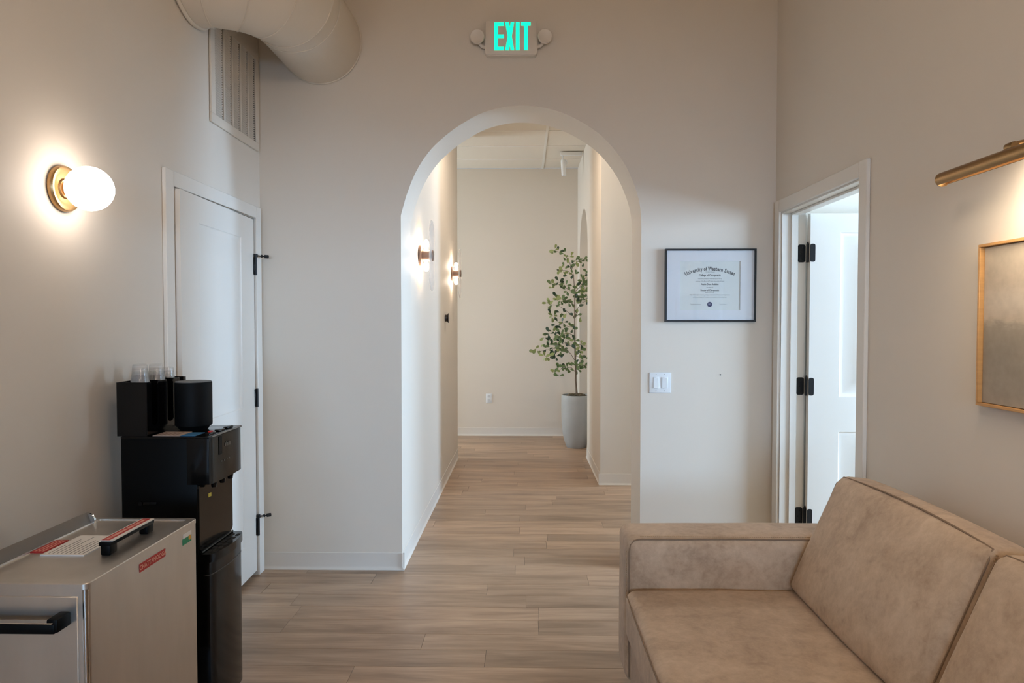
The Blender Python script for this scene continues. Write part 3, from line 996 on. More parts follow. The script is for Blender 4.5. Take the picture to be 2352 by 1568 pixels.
# things standing on the dispenser
CZ = DZ
org = thing('cup_organizer', (-1.415, 2.575, CZ), 'black plastic cup organizer with slotted front on top of the water dispenser', 'organizer')
ox0, ox1, oy = -1.470, -1.360, [2.430, 2.540, 2.650, 2.716]
ot = CZ + 0.195
put('base', box(B(), ox0, ox1, oy[0], oy[-1], CZ, CZ + 0.004), BLACK, org, smooth=False)
put('back_panel', box(B(), ox0, ox0 + 0.003, oy[0], oy[-1], CZ + 0.004, ot), BLACK, org, smooth=False)
for i, yy in enumerate(oy):
    d = 0.0015
    put('divider', box(B(), ox0 + 0.003, ox1 - 0.003, yy - d if i else yy, yy + d if i < 3 else yy + 0.001, CZ + 0.004, ot), BLACK, org, smooth=False)
for ya, yb in zip(oy, oy[1:]):
    w = (yb - ya)
    a, b = ya + w * 0.30, yb - w * 0.30
    za = CZ + 0.045
    pts = [(ya + 0.0005, CZ + 0.004), (yb - 0.0005, CZ + 0.004), (yb - 0.0005, ot), (b + 0.004, ot), (b, ot - 0.01)]
    pts += [(b - 0.0 - (b - a) / 2 * (1 - math.cos(t * PI / 8)), za - 0.012 * math.sin(t * PI / 8)) for t in range(9)]
    pts += [(a, ot - 0.01), (a - 0.004, ot)]
    pts += [(ya + 0.0005, ot)]
    put('front_panel', prism(B(), pts, 'x', ox1 - 0.003, ox1), BLACK, org, smooth=False)
cup_profile = [(0, 0.092), (0.0215, 0.092), (0.0235, 0.0895), (0.0350, 0.003), (0.0368, 0.0025), (0.0368, 0.0), (0.0345, 0.0), (0.0228, 0.088), (0, 0.0895)]
t = lathe(B(), (0, 0, 0), (0, 0, 1), cup_profile, 28)
bmesh.ops.recalc_face_normals(t, faces=t.faces)
cup_me = bpy.data.meshes.new('plastic_cup'); t.to_mesh(cup_me); t.free()
cup_me.materials.append(CUPM)
for p in cup_me.polygons: p.use_smooth = True
cup_me.set_sharp_from_angle(angle=math.radians(40))
for yy, top, lab in ((2.485, 1.308, 'clear plastic cup upside down in the nearest stack of the black organizer'),
                     (2.595, 1.302, 'clear plastic cup upside down in the middle stack of the black organizer'),
                     (2.6835, 1.285, 'clear plastic cup upside down in the farthest stack of the black organizer')):
    zt = top - 0.092
    n = 0
    while zt > CZ + 0.0045 and n < 12:
        o = bpy.data.objects.new('plastic_cup', cup_me)
        COL.objects.link(o)
        k = 1.0 if yy < 2.65 else 0.82
        o.scale = (k, k, 1)
        o.location = (-1.4145, yy, zt)
        tag(o, ('topmost ' + lab) if n == 0 else lab.replace('upside down in', 'nested below the top of'), 'cup', 'clear plastic cups stacked in the organizer')
        zt -= 0.0135; n += 1
    # the lowest cup of the stack stands on the organizer's floor
    o.location.z = CZ + 0.004

sp = thing('smart_speaker', (-1.272, 2.598, CZ), 'black cylindrical speaker with grey top standing on the water dispenser', 'speaker')
put('body', lathe(B(), (-1.272, 2.598, CZ), (0, 0, 1), [(0, 0.003), (0.052, 0.003), (0.056, 0.010), (0.0655, 0.018), (0.0665, 0.024), (0.0665, 0.180), (0.0655, 0.1835), (0.0, 0.1835)], 48), mat('speaker_cloth', srgb(7, 8, 9), 0.6, spec=0.15), sp)
put('foot', lathe(B(), (-1.272, 2.598, CZ), (0, 0, 1), [(0, 0), (0.050, 0), (0.052, 0.004), (0, 0.004)], 32), BLACKMATTE, sp)
put('top_plate', lathe(B(), (-1.272, 2.598, CZ), (0, 0, 1), [(0.064, 0.1835), (0.063, 0.186), (0, 0.1862)], 40), mat('speaker_top', srgb(88, 90, 92), 0.5), sp)
bk = put('leaflet', box(B(), -1.345, -1.245, 2.437, 2.530, CZ, CZ + 0.0015), mat('leaflet_paper', srgb(176, 156, 142), 0.7), label='beige paper leaflet lying on the water dispenser beside the speaker', cat='leaflet', smooth=False)
bm = B()
for i in range(5):
    box(bm, -1.338 + i * 0.016, -1.330 + i * 0.016, 2.445, 2.515 - 0.01 * (i % 2), CZ + 0.0015, CZ + 0.0018)
put('print_lines', bm, mat('leaflet_print', srgb(140, 118, 108), 0.7), bk, smooth=False, kind='stuff')
put('leaflet_card', box(B(), -1.243, -1.190, 2.437, 2.515, CZ, CZ + 0.0015), mat('leaflet_blue', srgb(40, 104, 150), 0.6), label='blue card lying on the water dispenser in front of the speaker', cat='card', smooth=False)

# ------------------------------------------------------------------ globe wall lamp
gs = thing('wall_lamp', (XL, 2.272, 1.908), 'lit opal globe wall lamp on a brass dish on the left wall', 'lamp')
put('brass_dish', lathe(B(), (XL, 2.272, 1.908), (1, 0, 0), [(0, 0.0), (0.074, 0.0), (0.0765, 0.003), (0.0765, 0.013), (0.073, 0.020), (0.066, 0.020), (0.052, 0.012), (0.034, 0.010), (0.030, 0.016), (0.0, 0.016)], 56), BRASS, gs)
put('socket', lathe(B(), (XL, 2.272, 1.908), (1, 0, 0), [(0.024, 0.014), (0.024, 0.034), (0.0, 0.034)], 24), BRASS, gs)
put('globe', lathe(B(), (XL + 0.094, 2.272, 1.908), (1, 0, 0), [(0.0735 * math.sin(a * PI / 28), -0.0735 * math.cos(a * PI / 28)) for a in range(29)], 48), GLOBE, gs)

# two warm fill globes added out of view, above and behind it
for yy in (0.95, -0.85):
    pg = thing('fill_pendant', (0.0, yy, ZR), 'added unseen warm fill globe hanging from the ceiling ' + ('above the sofa end' if yy > 0 else 'behind the sofa end'), 'lamp', 'added fill globes out of view')
    put('canopy', lathe(B(), (0, yy, ZR), (0, 0, -1), [(0, 0), (0.06, 0), (0.06, 0.02), (0, 0.025)], 28), BRASS, pg)
    put('rod', cyl(B(), (0, yy, ZR - 0.02), (0, yy, 2.86), 0.006, seg=10), BRASS, pg)
    put('globe', lathe(B(), (0, yy, 2.75), (0, 0, 1), [(0.12 * math.sin(a * PI / 16), -0.12 * math.cos(a * PI / 16)) for a in range(17)], 24), FILL_GLOBE, pg)

# ------------------------------------------------------------------ return air grille
vg = thing('air_grille', (XL, 3.66, 2.75), 'large white return air grille high on the left wall behind the duct', 'vent')
gy0, gy1, gz0, gz1 = 3.358, 3.962, 2.450, 3.012
put('backing', box(B(), XL + 0.0005, XL + 0.0015, gy0 + 0.02, gy1 - 0.02, gz0 + 0.02, gz1 - 0.02), DARK, vg, smooth=False)
VM = mat('vent_paint', srgb(222, 210, 194), 0.5)
fw = 0.046
for a in ((gy0, gy1, gz0, gz0 + fw), (gy0, gy1, gz1 - fw, gz1), (gy0, gy0 + fw, gz0 + fw, gz1 - fw), (gy1 - fw, gy1, gz0 + fw, gz1 - fw)):
    put('frame_bar', box(B(), XL + 0.001, XL + 0.012, a[0], a[1], a[2], a[3], 0.002, 1), VM, vg)
iy0, iy1 = gy0 + fw, gy1 - fw
pit = (iy1 - iy0) / 5
for i in range(1, 5):
    put('column_bar', box(B(), XL + 0.002, XL + 0.0115, iy0 + pit * i - 0.008, iy0 + pit * i + 0.008, gz0 + fw, gz1 - fw), VM, vg, smooth=False)
bm = B()
nl = 38
for c in range(5):
    for i in range(nl):
        z = gz0 + fw + (gz1 - gz0 - 2 * fw) * (i + 0.5) / nl
        ya, yb = iy0 + pit * c + 0.007, iy0 + pit * (c + 1) - 0.017
        v = [bm.verts.new(p) for p in ((XL + 0.002, ya, z - 0.0040), (XL + 0.002, yb, z - 0.0040), (XL + 0.0108, yb, z + 0.0022), (XL + 0.0108, ya, z + 0.0022),
                                       (XL + 0.002, ya, z - 0.0028), (XL + 0.002, yb, z - 0.0028), (XL + 0.0108, yb, z + 0.0034), (XL + 0.0108, ya, z + 0.0034))]
        for q in ((0, 1, 2, 3), (7, 6, 5, 4), (0, 4, 5, 1), (1, 5, 6, 2), (2, 6, 7, 3), (3, 7, 4, 0)):
            bm.faces.new([v[k] for k in q])
put('louvres', bm, VM, vg, smooth=False, kind='stuff')

# ------------------------------------------------------------------ duct elbow
duct = thing('air_duct', (-1.18, 3.6, 2.86), 'round painted air duct elbow running from the left wall into the arch wall', 'duct')
DM = mat('duct_paint', srgb(222, 210, 194), 0.5, bump=0.06, bscale=60)
DR, dzc = 0.240, 3.088
dxw, dyw, er = -1.185, 3.180, 0.345
path = [Vector((XL + 0.001, dyw, dzc)), Vector((dxw - er, dyw, dzc))]
NG = 4
cen = Vector((dxw - er, dyw + er, dzc))
for i in range(1, NG + 1):
    a = PI / 2 * (i - 0.5) / NG
    path.append(cen + Vector((math.sin(a), -math.cos(a), 0)) * er / math.cos(PI / 4 / NG))
path += [Vector((dxw, dyw + er, dzc)), Vector((dxw, YA - 0.001, dzc))]


def duct_ring(p, nrm, r, seg=56):
    nrm = nrm.normalized(); up = Vector((0, 0, 1)); sd = nrm.cross(up).normalized()
    return [p + (sd * math.cos(2 * PI * k / seg) + up * math.sin(2 * PI * k / seg)) * r for k in range(seg)]


def mitre_ring(i, r):
    """section ring at a joint, stretched along the bend so each gore stays round"""
    p = path[i]
    if i == 0: n = path[1] - path[0]
    elif i == len(path) - 1: n = path[-1] - path[-2]
    else: n = (path[i] - path[i - 1]).normalized() + (path[i + 1] - path[i]).normalized()
    n.normalize()
    d = (path[min(i + 1, len(path) - 1)] - path[min(i, len(path) - 2)]).normalized()
    c = max(0.3, abs(n.dot(d)))
    up = Vector((0, 0, 1)); sd = n.cross(up).normalized()
    return [p + sd * math.cos(2 * PI * k / 56) * r / c + up * math.sin(2 * PI * k / 56) * r for k in range(56)]


for i in range(len(path) - 1):
    bm = B()
    a = [bm.verts.new(v) for v in mitre_ring(i, DR)]
    b = [bm.verts.new(v) for v in mitre_ring(i + 1, DR)]
    for k in range(56):
        bm.faces.new((a[k], a[(k + 1) % 56], b[(k + 1) % 56], b[k]))
    sec = put('duct_section', bm, DM, duct, angle=50)
    if 0 < i:
        put('seam_bead', tube(B(), mitre_ring(i, DR + 0.001), 0.0035, 6, closed=True), DM, sec)
put('wall_collar', tube(B(), duct_ring(Vector((XL + 0.014, dyw, dzc)), Vector((1, 0, 0)), DR + 0.003), 0.010, 8, closed=True), DM, duct)
put('wall_collar', tube(B(), duct_ring(Vector((dxw, YA - 0.007, dzc)), Vector((0, 1, 0)), DR + 0.001), 0.005, 8, closed=True), DM, duct)

# ------------------------------------------------------------------ exit sign
ex = thing('exit_sign', (-0.075, YA, 3.087), 'white emergency exit sign with glowing green letters above the arch', 'sign')
EM = mat('exit_housing', srgb(226, 215, 202), 0.45)
exc, ezc = -0.0755, 3.087
hb = put('housing', box(prism(B(), round_poly(exc, ezc, 0.150, 0.099, 0.026), 'y', YA - 0.040, YA), exc - 0.146, exc + 0.146, YA - 0.044, YA - 0.038, ezc - 0.094, ezc + 0.094, 0.002), EM, ex)
yf = YA - 0.0445
z0, z1, s = ezc - 0.0705, ezc + 0.0870, 0.020
lx = exc - 0.0965
put('letter', prism(B(), [(lx, z0), (lx + 0.055, z0), (lx + 0.055, z0 + s), (lx + s, z0 + s), (lx + s, z0 + 0.069), (lx + 0.055, z0 + 0.069), (lx + 0.055, z0 + 0.089), (lx + s, z0 + 0.089), (lx + s, z1 - s), (lx + 0.055, z1 - s), (lx + 0.055, z1), (lx, z1)], 'y', yf - 0.001, yf), GREEN, ex, smooth=False)
x = lx + 0.063; xm = x + 0.0255; zm = (z0 + z1) / 2
put('letter', prism(B(), [(x, z0), (x + 0.021, z0), (xm, z0 + 0.030), (x + 0.031, z0), (x + 0.051, z0), (xm + 0.0115, zm), (x + 0.051, z1), (x + 0.031, z1), (xm, z1 - 0.030), (x + 0.021, z1), (x, z1), (xm - 0.0115, zm)], 'y', yf - 0.001, yf), GREEN, ex, smooth=False)
x = lx + 0.1235
put('letter', box(B(), x, x + 0.021, yf - 0.001, yf, z0, z1), GREEN, ex, smooth=False)
x = lx + 0.154
put('letter', prism(B(), [(x, z1), (x, z1 - s), (x + 0.0165, z1 - s), (x + 0.0165, z0), (x + 0.0375, z0), (x + 0.0375, z1 - s), (x + 0.054, z1 - s), (x + 0.054, z1)], 'y', yf - 0.001, yf), GREEN, ex, smooth=False)
for sx in (-1, 1):
    c = Vector((exc + sx * 0.192, YA - 0.045, ezc + 0.004))
    lh = put('lamp_head', lathe(B(), c, (sx * 0.12, -1, -0.12), [(0, -0.028), (0.022, -0.027), (0.036, -0.014), (0.041, 0.004), (0.041, 0.016), (0.038, 0.018), (0.030, 0.014), (0.012, 0.010), (0, 0.009)], 32), EM, ex)
    put('lamp_arm', tube(B(), [(exc + sx * 0.146, YA - 0.02, ezc - 0.045), (exc + sx * 0.168, YA - 0.025, ezc - 0.040), c + Vector((0, 0.02, -0.012))], 0.010, 10), EM, lh)
put('test_button', lathe(B(), (exc - 0.152, YA - 0.02, ezc - 0.055), (-1, 0, 0), [(0, 0.002), (0.004, 0.002), (0.004, 0)], 10), BLACK, ex)

# ------------------------------------------------------------------ diploma
dp = thing('framed_diploma', (1.077, YA, 1.677), 'thin black framed university diploma with white mat on the arch wall', 'diploma')
dx0, dx1, dz0, dz1 = 0.8145, 1.3370, 1.466, 1.887
FM = mat('black_frame', srgb(28, 27, 27), 0.35)
fb = 0.0105
for a in ((dx0, dx1, dz0, dz0 + fb), (dx0, dx1, dz1 - fb, dz1), (dx0, dx0 + fb, dz0 + fb, dz1 - fb), (dx1 - fb, dx1, dz0 + fb, dz1 - fb)):
    put('frame_bar', box(B(), a[0], a[1], YA - 0.028, YA, a[2], a[3], 0.001, 1), FM, dp)
MATB = mat('mat_board', srgb(226, 227, 230), 0.7)
px0, px1, pz0, pz1 = 0.900, 1.2480, 1.533, 1.815
dg = B()
for a in ((dx0 + fb, dx1 - fb, dz0 + fb, pz0), (dx0 + fb, dx1 - fb, pz1, dz1 - fb), (dx0 + fb, px0, pz0, pz1), (px1, dx1 - fb, pz0, pz1)):
    box(dg, a[0], a[1], YA - 0.018, YA - 0.014, a[2], a[3])
put('mat_board', dg, MATB, dp, smooth=False)
paper = put('certificate', box(B(), px0 - 0.01, px1 + 0.01, YA - 0.014, YA - 0.0125, pz0 - 0.01, pz1 + 0.01), mat('certificate_paper', srgb(222, 225, 221), 0.7), dp, smooth=False)
yt = YA - 0.0143
def dtext(s, z, size, bold=0.0, xc=1.0735, sx=1.0, m=INK):
    return text('lettering', s, size, m, paper, plane_M((xc, yt, z), (1, 0, 0), (0, 0, 1)), bold=bold, sx=sx)
# arched heading, letter by letter on a circle
head_s = 'University of Western States'
adv = {'i': 0.45, 't': 0.62, 'f': 0.6, 'r': 0.7, ' ': 0.55, 'W': 1.55, 'U': 1.25, 'S': 1.1, 'y': 0.95, 's': 0.85, 'o': 0.95, 'e': 0.95, 'n': 1.0, 'v': 0.95, 'a': 0.95}
tot = sum(adv.get(c, 1.0) for c in head_s)
bm = B()
Rr = 0.345
arc = 0.298 / Rr
acc = 0
for c in head_s:
    w = adv.get(c, 1.0)
    t_ = (acc + w / 2) / tot - 0.5
    acc += w
    if c == ' ': continue
    a = -t_ * arc
    p = Vector((1.0735 - Rr * math.sin(a), yt, 1.772 - Rr + Rr * math.cos(a)))
    g = text('', c, 0.0315, INK, None, plane_M(p, (math.cos(a), 0, math.sin(a)), (-math.sin(a), 0, math.cos(a))), bold=0.0010, sx=0.72)
    merge(bm, g)
put('heading', bm, INK, paper, smooth=False)
INK2 = mat('ink_pale', srgb(120, 122, 122), 0.8)
dtext('Portland, Oregon', 1.7535, 0.0075, 0.0, 1.0755, m=INK2)
dtext('College of Chiropractic', 1.7345, 0.0165, 0.0004, sx=0.8)
dtext('Upon the nomination of the faculty and the by', 1.7145, 0.0085, 0, m=INK2, sx=0.86)
dtext('authority of the Board of Trustees has conferred upon', 1.7005, 0.0085, 0, m=INK2, sx=0.88)
dtext('Austin Dene Robbins', 1.6825, 0.0150, 0.0004, sx=0.78)
dtext('the degree of', 1.6650, 0.0085, 0, m=INK2, sx=0.85)
dtext('Doctor of Chiropractic', 1.6480, 0.0150, 0.0004, sx=0.75)
dtext('Magna Cum Laude', 1.6350, 0.0080, 0, m=INK2, sx=0.85)
dtext('With all the rights, honors, privileges and responsibilities pertaining thereto', 1.6210, 0.0085, 0, m=INK2, sx=0.90)
dtext('in the community of Portland, two thousand and twenty two', 1.6075, 0.0085, 0, m=INK2, sx=0.92)
seal = put('seal', lathe(B(), (1.0735, YA - 0.014, 1.5665), (0, -1, 0), [(0, 0.0007), (0.0145, 0.0007), (0.0145, 0)], 28), mat('seal_blue', srgb(52, 54, 92), 0.6), paper)
text('seal_mark', 'WS', 0.013, mat('seal_pale', srgb(190, 192, 205), 0.6), seal, plane_M((1.0735, yt - 0.0006, 1.567), (1, 0, 0), (0, 0, 1)), sx=0.9)
for xc, n, amp in ((0.992, 26, 0.0045), (1.158, 18, 0.0035)):
    pts = []
    for i in range(n):
        pts.append((xc - 0.03 + 0.06 * i / (n - 1) * (1.0 if n > 20 else 0.7), yt, 1.5665 + amp * math.sin(i * 1.9) * (1 - 0.6 * i / n) + 0.001 * math.cos(i * 0.7)))
    put('signature', tube(B(), pts, 0.0004, 4), INK2, paper)
put('glass', box(B(), dx0 + fb, dx1 - fb, YA - 0.0235, YA - 0.0215, dz0 + fb, dz1 - fb), GLASS, dp, smooth=False)

# ------------------------------------------------------------------ switch, nail, outlet
sw = thing('light_switch', (0.793, YA, 1.111), 'white double rocker light switch on the arch wall under the diploma', 'switch')
put('plate', box(B(), 0.729, 0.857, YA - 0.006, YA, 1.051, 1.171, 0.004, 3), WHITE, sw)
for i, xc in enumerate((0.7685, 0.8175)):
    put('rocker_frame', box(B(), xc - 0.0185, xc + 0.0185, YA - 0.0075, YA - 0.004, 1.077, 1.145, 0.001, 1), WHITE, sw)
    t = B(); box(t, xc - 0.0155, xc + 0.0155, YA - 0.0115, YA - 0.005, 1.080, 1.142, 0.0015, 1)
    Mr = Matrix.Translation((xc, YA - 0.008, 1.111)) @ Matrix.Rotation(math.radians(3.5 if i else -3.5), 4, 'X') @ Matrix.Translation((-xc, -(YA - 0.008), -1.111))
    bmesh.ops.transform(t, matrix=Mr, verts=t.verts)
    put('rocker', t, WHITE, sw)
    for zz in (1.063, 1.159):
        put('screw', lathe(B(), (xc, YA - 0.006, zz), (0, -1, 0), [(0, 0.0008), (0.0028, 0.0006), (0.0032, 0)], 12), mat('screw_grey', srgb(180, 180, 180), 0.4), sw)
put('nail', lathe(B(), (1.143, YA, 1.158), (0, -1, 0), [(0, 0.003), (0.0035, 0.0025), (0.0035, 0.0015), (0.0015, 0.0012), (0.0015, -0.001), (0, -0.001)], 12), BLACKMETAL, label='tiny dark nail head in the arch wall right of the light switch', cat='nail')
ou = thing('wall_outlet', (-0.455, YFAR, 0.484), 'white double wall outlet low on the far corridor wall', 'outlet')
put('plate', box(B(), -0.494, -0.416, YFAR - 0.006, YFAR, 0.424, 0.544, 0.003, 2), WHITE, ou)
for zz in (0.458, 0.510):
    put('socket', prism(B(), round_poly(-0.455, zz, 0.017, 0.014, 0.008), 'y', YFAR - 0.0085, YFAR - 0.005), mat('socket_white', srgb(205, 205, 204), 0.45), ou)

# ------------------------------------------------------------------ corridor wall lamps with glass discs
def disc_lamp(Y, Z, label):
    t = thing('glass_wall_lamp', (CX0, Y, Z), label, 'lamp', 'bronze glass lamps in the corridor')
    o = Vector((CX0, Y, Z))
    put('backplate', lathe(B(), o, (1, 0, 0), [(0, 0), (0.073, 0), (0.074, 0.002), (0.074, 0.016), (0.072, 0.018), (0, 0.018)], 40), BRONZE, t)
    put('spool', lathe(B(), o, (1, 0, 0), [(0.040, 0.018), (0.040, 0.074), (0.046, 0.075), (0.046, 0.079), (0, 0.079)], 32), BRONZE, t)
    put('glass_plate', prism(B(), round_poly(Y, Z, 0.108, 0.242, 0.107, 14), 'x', CX0 + 0.080, CX0 + 0.088), DISC, t, angle=30)
    put('retaining_cap', lathe(B(), o, (1, 0, 0), [(0.036, 0.088), (0.036, 0.094), (0.033, 0.096), (0, 0.096)], 28), BRONZE, t)
    for s in (1, -1):
        c = o + Vector((0.046, 0, s * 0.036))
        put('bulb', lathe(B(), c, (0, 0, s), [(0.008, 0.0), (0.010, 0.006), (0.0165, 0.022), (0.0175, 0.045), (0.016, 0.060), (0.010, 0.070), (0, 0.073)], 20), BULB, t)
    return t


disc_lamp(4.700, 1.922, 'lit bronze wall lamp with a glass plate nearer the arch on the left corridor wall')
disc_lamp(6.760, 1.946, 'lit bronze wall lamp with a glass plate deeper in the corridor beside the thermostat')
fl = thing('ceiling_fill', (0.0, 5.75, ZC), 'added unseen round fill lamp on the corridor ceiling just behind the arch', 'lamp')  # unseen lamp added to brighten the deeper corridor walls
put('rim', lathe(B(), (0.0, 5.75, ZC), (0, 0, -1), [(0, 0.0), (0.165, 0.0), (0.165, 0.018), (0.152, 0.022), (0.150, 0.012), (0, 0.012)], 40), WHITE, fl)
put('diffuser', lathe(B(), (0.0, 5.75, ZC), (0, 0, -1), [(0.149, 0.014), (0.12, 0.030), (0.06, 0.038), (0, 0.040)], 32), FILL_FLUSH, fl)
th = thing('thermostat', (CX0, 6.205, 1.503), 'small round dark thermostat on the left corridor wall', 'thermostat')
put('base', lathe(B(), (CX0, 6.205, 1.503), (1, 0, 0), [(0, 0), (0.032, 0), (0.032, 0.024), (0, 0.024)], 32), mat('thermo_dark', srgb(34, 28, 24), 0.4), th)
put('dial', lathe(B(), (CX0, 6.205, 1.503), (1, 0, 0), [(0.034, 0.022), (0.043, 0.026), (0.044, 0.031), (0.041, 0.034), (0, 0.034)], 36), mat('thermo_ring', srgb(48, 36, 28), 0.3, 0.6), th)

# ------------------------------------------------------------------ track spotlight under the far ceiling
tl = thing('track_spotlight', (0.55, 7.95, ZC - 0.3), 'white spotlight hanging from a short ceiling track above the potted tree', 'spotlight')
put('track', box(B(), 0.42, 0.665, 7.93, 7.975, ZC - 0.045, ZC - 0.008, 0.003, 1), WHITE, tl)
put('stem', cyl(B(), (0.445, 7.952, ZC - 0.045), (0.445, 7.952, ZC - 0.10), 0.008, seg=12), WHITE, tl)
put('spot_head', lathe(B(), (0.448, 7.952, ZC - 0.085), (0.06, 0.1, -1), [(0, 0), (0.022, 0.004), (0.027, 0.02), (0.027, 0.185), (0.023, 0.19), (0.021, 0.16), (0, 0.16)], 24), WHITE, tl)
put('yoke', tube(B(), [(0.450, 7.952, ZC - 0.09), (0.488, 7.952, ZC - 0.10), (0.497, 7.955, ZC - 0.13), (0.480, 7.958, ZC - 0.16)], 0.004, 8), WHITE, tl)

# ------------------------------------------------------------------ painting and picture light
pt = thing('framed_painting', (XR, 1.82, 1.45), 'beige abstract painting in a slim oak frame on the right wall', 'painting')
py0, py1, pz0, pz1 = 1.480, 2.166, 1.202, 1.703
for a in ((py0, py1, pz0, pz0 + 0.009), (py0, py1, pz1 - 0.009, pz1), (py0, py0 + 0.009, pz0 + 0.009, pz1 - 0.009), (py1 - 0.009, py1, pz0 + 0.009, pz1 - 0.009)):
    put('frame_bar', box(B(), XR - 0.034, XR - 0.001, a[0], a[1], a[2], a[3], 0.0012, 1), OAK, pt)
put('canvas', box(B(), XR - 0.020, XR - 0.002, py0 + 0.011, py1 - 0.011, pz0 + 0.011, pz1 - 0.011), ART, pt, smooth=False)

lm = thing('picture_light', (XR, 1.90, 1.93), 'brass tube picture light above the abstract painting', 'lamp')
lxc, lzc, ly0, ly1 = XR - 0.130, 1.912, 1.600, 2.198
bm = B()
# tube shell, open in a slot below, on the side of the wall
a_open = (math.radians(-128), math.radians(-40))       # angle in the x-z plane: the slot
seg = 40
prof = []
for rr_ in (0.0225, 0.0205):
    ring = []
    for k in range(seg + 1):
        a = a_open[1] + (2 * PI - (a_open[1] - a_open[0])) * k / seg
        ring.append((lxc + rr_ * math.cos(a), lzc + rr_ * math.sin(a)))
    prof.append(ring)
poly = prof[0] + prof[1][::-1]
lo = [bm.verts.new((p[0], ly0, p[1])) for p in poly]; hi = [bm.verts.new((p[0], ly1, p[1])) for p in poly]
n = len(poly)
for i in range(n):
    bm.faces.new((lo[i], lo[(i + 1) % n], hi[(i + 1) % n], hi[i]))
for L_ in (lo, hi):
    for i in range(seg):
        bm.faces.new((L_[i], L_[i + 1], L_[n - 2 - i], L_[n - 1 - i]))
tubeo = put('lamp_tube', bm, BRASS, lm, angle=30)
for yy, s in ((ly1, 1), (ly0, -1)):
    put('end_cap', lathe(B(), (lxc, yy, lzc), (0, s, 0), [(0, 0.0012), (0.020, 0.0012), (0.0222, 0.0), (0.0222, -0.003), (0, -0.003)], 36), BRASS, tubeo)
put('light_strip', box(B(), lxc - 0.006, lxc + 0.010, ly0 + 0.01, ly1 - 0.01, lzc - 0.008, lzc - 0.004), LEDW, tubeo, smooth=False)
put('arm', tube(B(), [(lxc + 0.002, 1.90, lzc + 0.018), (lxc + 0.010, 1.90, lzc + 0.034), (lxc + 0.040, 1.90, lzc + 0.042), (XR - 0.02, 1.90, lzc + 0.030), (XR - 0.004, 1.90, lzc + 0.028)], 0.006, 10), BRASS, lm)
put('knuckle', lathe(B(), (lxc + 0.006, 1.885, lzc + 0.028), (0, 1, 0), [(0, 0), (0.011, 0), (0.012, 0.003), (0.012, 0.027), (0.011, 0.03), (0, 0.03)], 20), BRASS, lm)
put('wall_plate', lathe(B(), (XR, 1.90, lzc + 0.028), (-1, 0, 0), [(0, 0), (0.024, 0), (0.024, 0.006), (0.021, 0.010), (0, 0.010)], 32), BRASS, lm)
pl_ = area_light('picture_lamp_glow', (lxc + 0.004, 1.899, lzc - 0.024), (0.62, 0, -1), 0.010, 0.56, 2.9, (1.0, 0.84, 0.64))
pl_.parent = lm
pl_.location = Vector((lxc + 0.010, 1.899, lzc - 0.025)) - Vector((XR, 1.90, 1.93))
pl_.rotation_euler = Vector((0.75, 0, -1)).to_track_quat('-Z', 'Y').to_euler()

# ------------------------------------------------------------------ potted tree
tree = thing('potted_tree', (0.612, 8.0, 0), 'slender leafy indoor tree in a tall grey planter at the corridor end', 'plant')
TX, TY = 0.612, 8.0
POT = mat('planter_grey', srgb(172, 172, 168), 0.55, bump=0.1, bscale=30, vary=0.06, vscale=5)
pot = put('planter', lathe(B(), (TX, TY, 0), (0, 0, 1), [(0, 0.0), (0.108, 0.0), (0.118, 0.012), (0.140, 0.080), (0.160, 0.165), (0.172, 0.28), (0.177, 0.42), (0.176, 0.560), (0.175, 0.612), (0.172, 0.616), (0.160, 0.616), (0.158, 0.560), (0, 0.560)], 56), POT, tree)
bm = B()
rq = random.Random(5)
for i in range(130):
    a = rq.uniform(0, 2 * PI); r = 0.145 * math.sqrt(rq.random())
    c = Vector((TX + r * math.cos(a), TY + r * math.sin(a), 0.585 + 0.035 * (1 - (r / 0.15) ** 2) + rq.uniform(0, 0.012)))
    q = rq.uniform(0.009, 0.018)
    t = B(); bmesh.ops.create_icosphere(t, subdivisions=1, radius=q)
    merge(bm, t, Matrix.Translation(c) @ Matrix.Diagonal((1, 1, 0.6, 1)))
lathe(bm, (TX, TY, 0), (0, 0, 1), [(0.158, 0.575), (0.10, 0.60), (0, 0.612)], 24)
put('moss', bm, mat('moss', srgb(104, 92, 70), 0.9, vary=0.3, vscale=40), pot, kind='stuff')
KK = 0.001172                      # metres per drawing unit of the branch plan below


def tp(u, v, dy=0.0):
    return Vector((TX + (u - 537) * KK, TY + dy, 0.628 + (1560 - v) * KK))


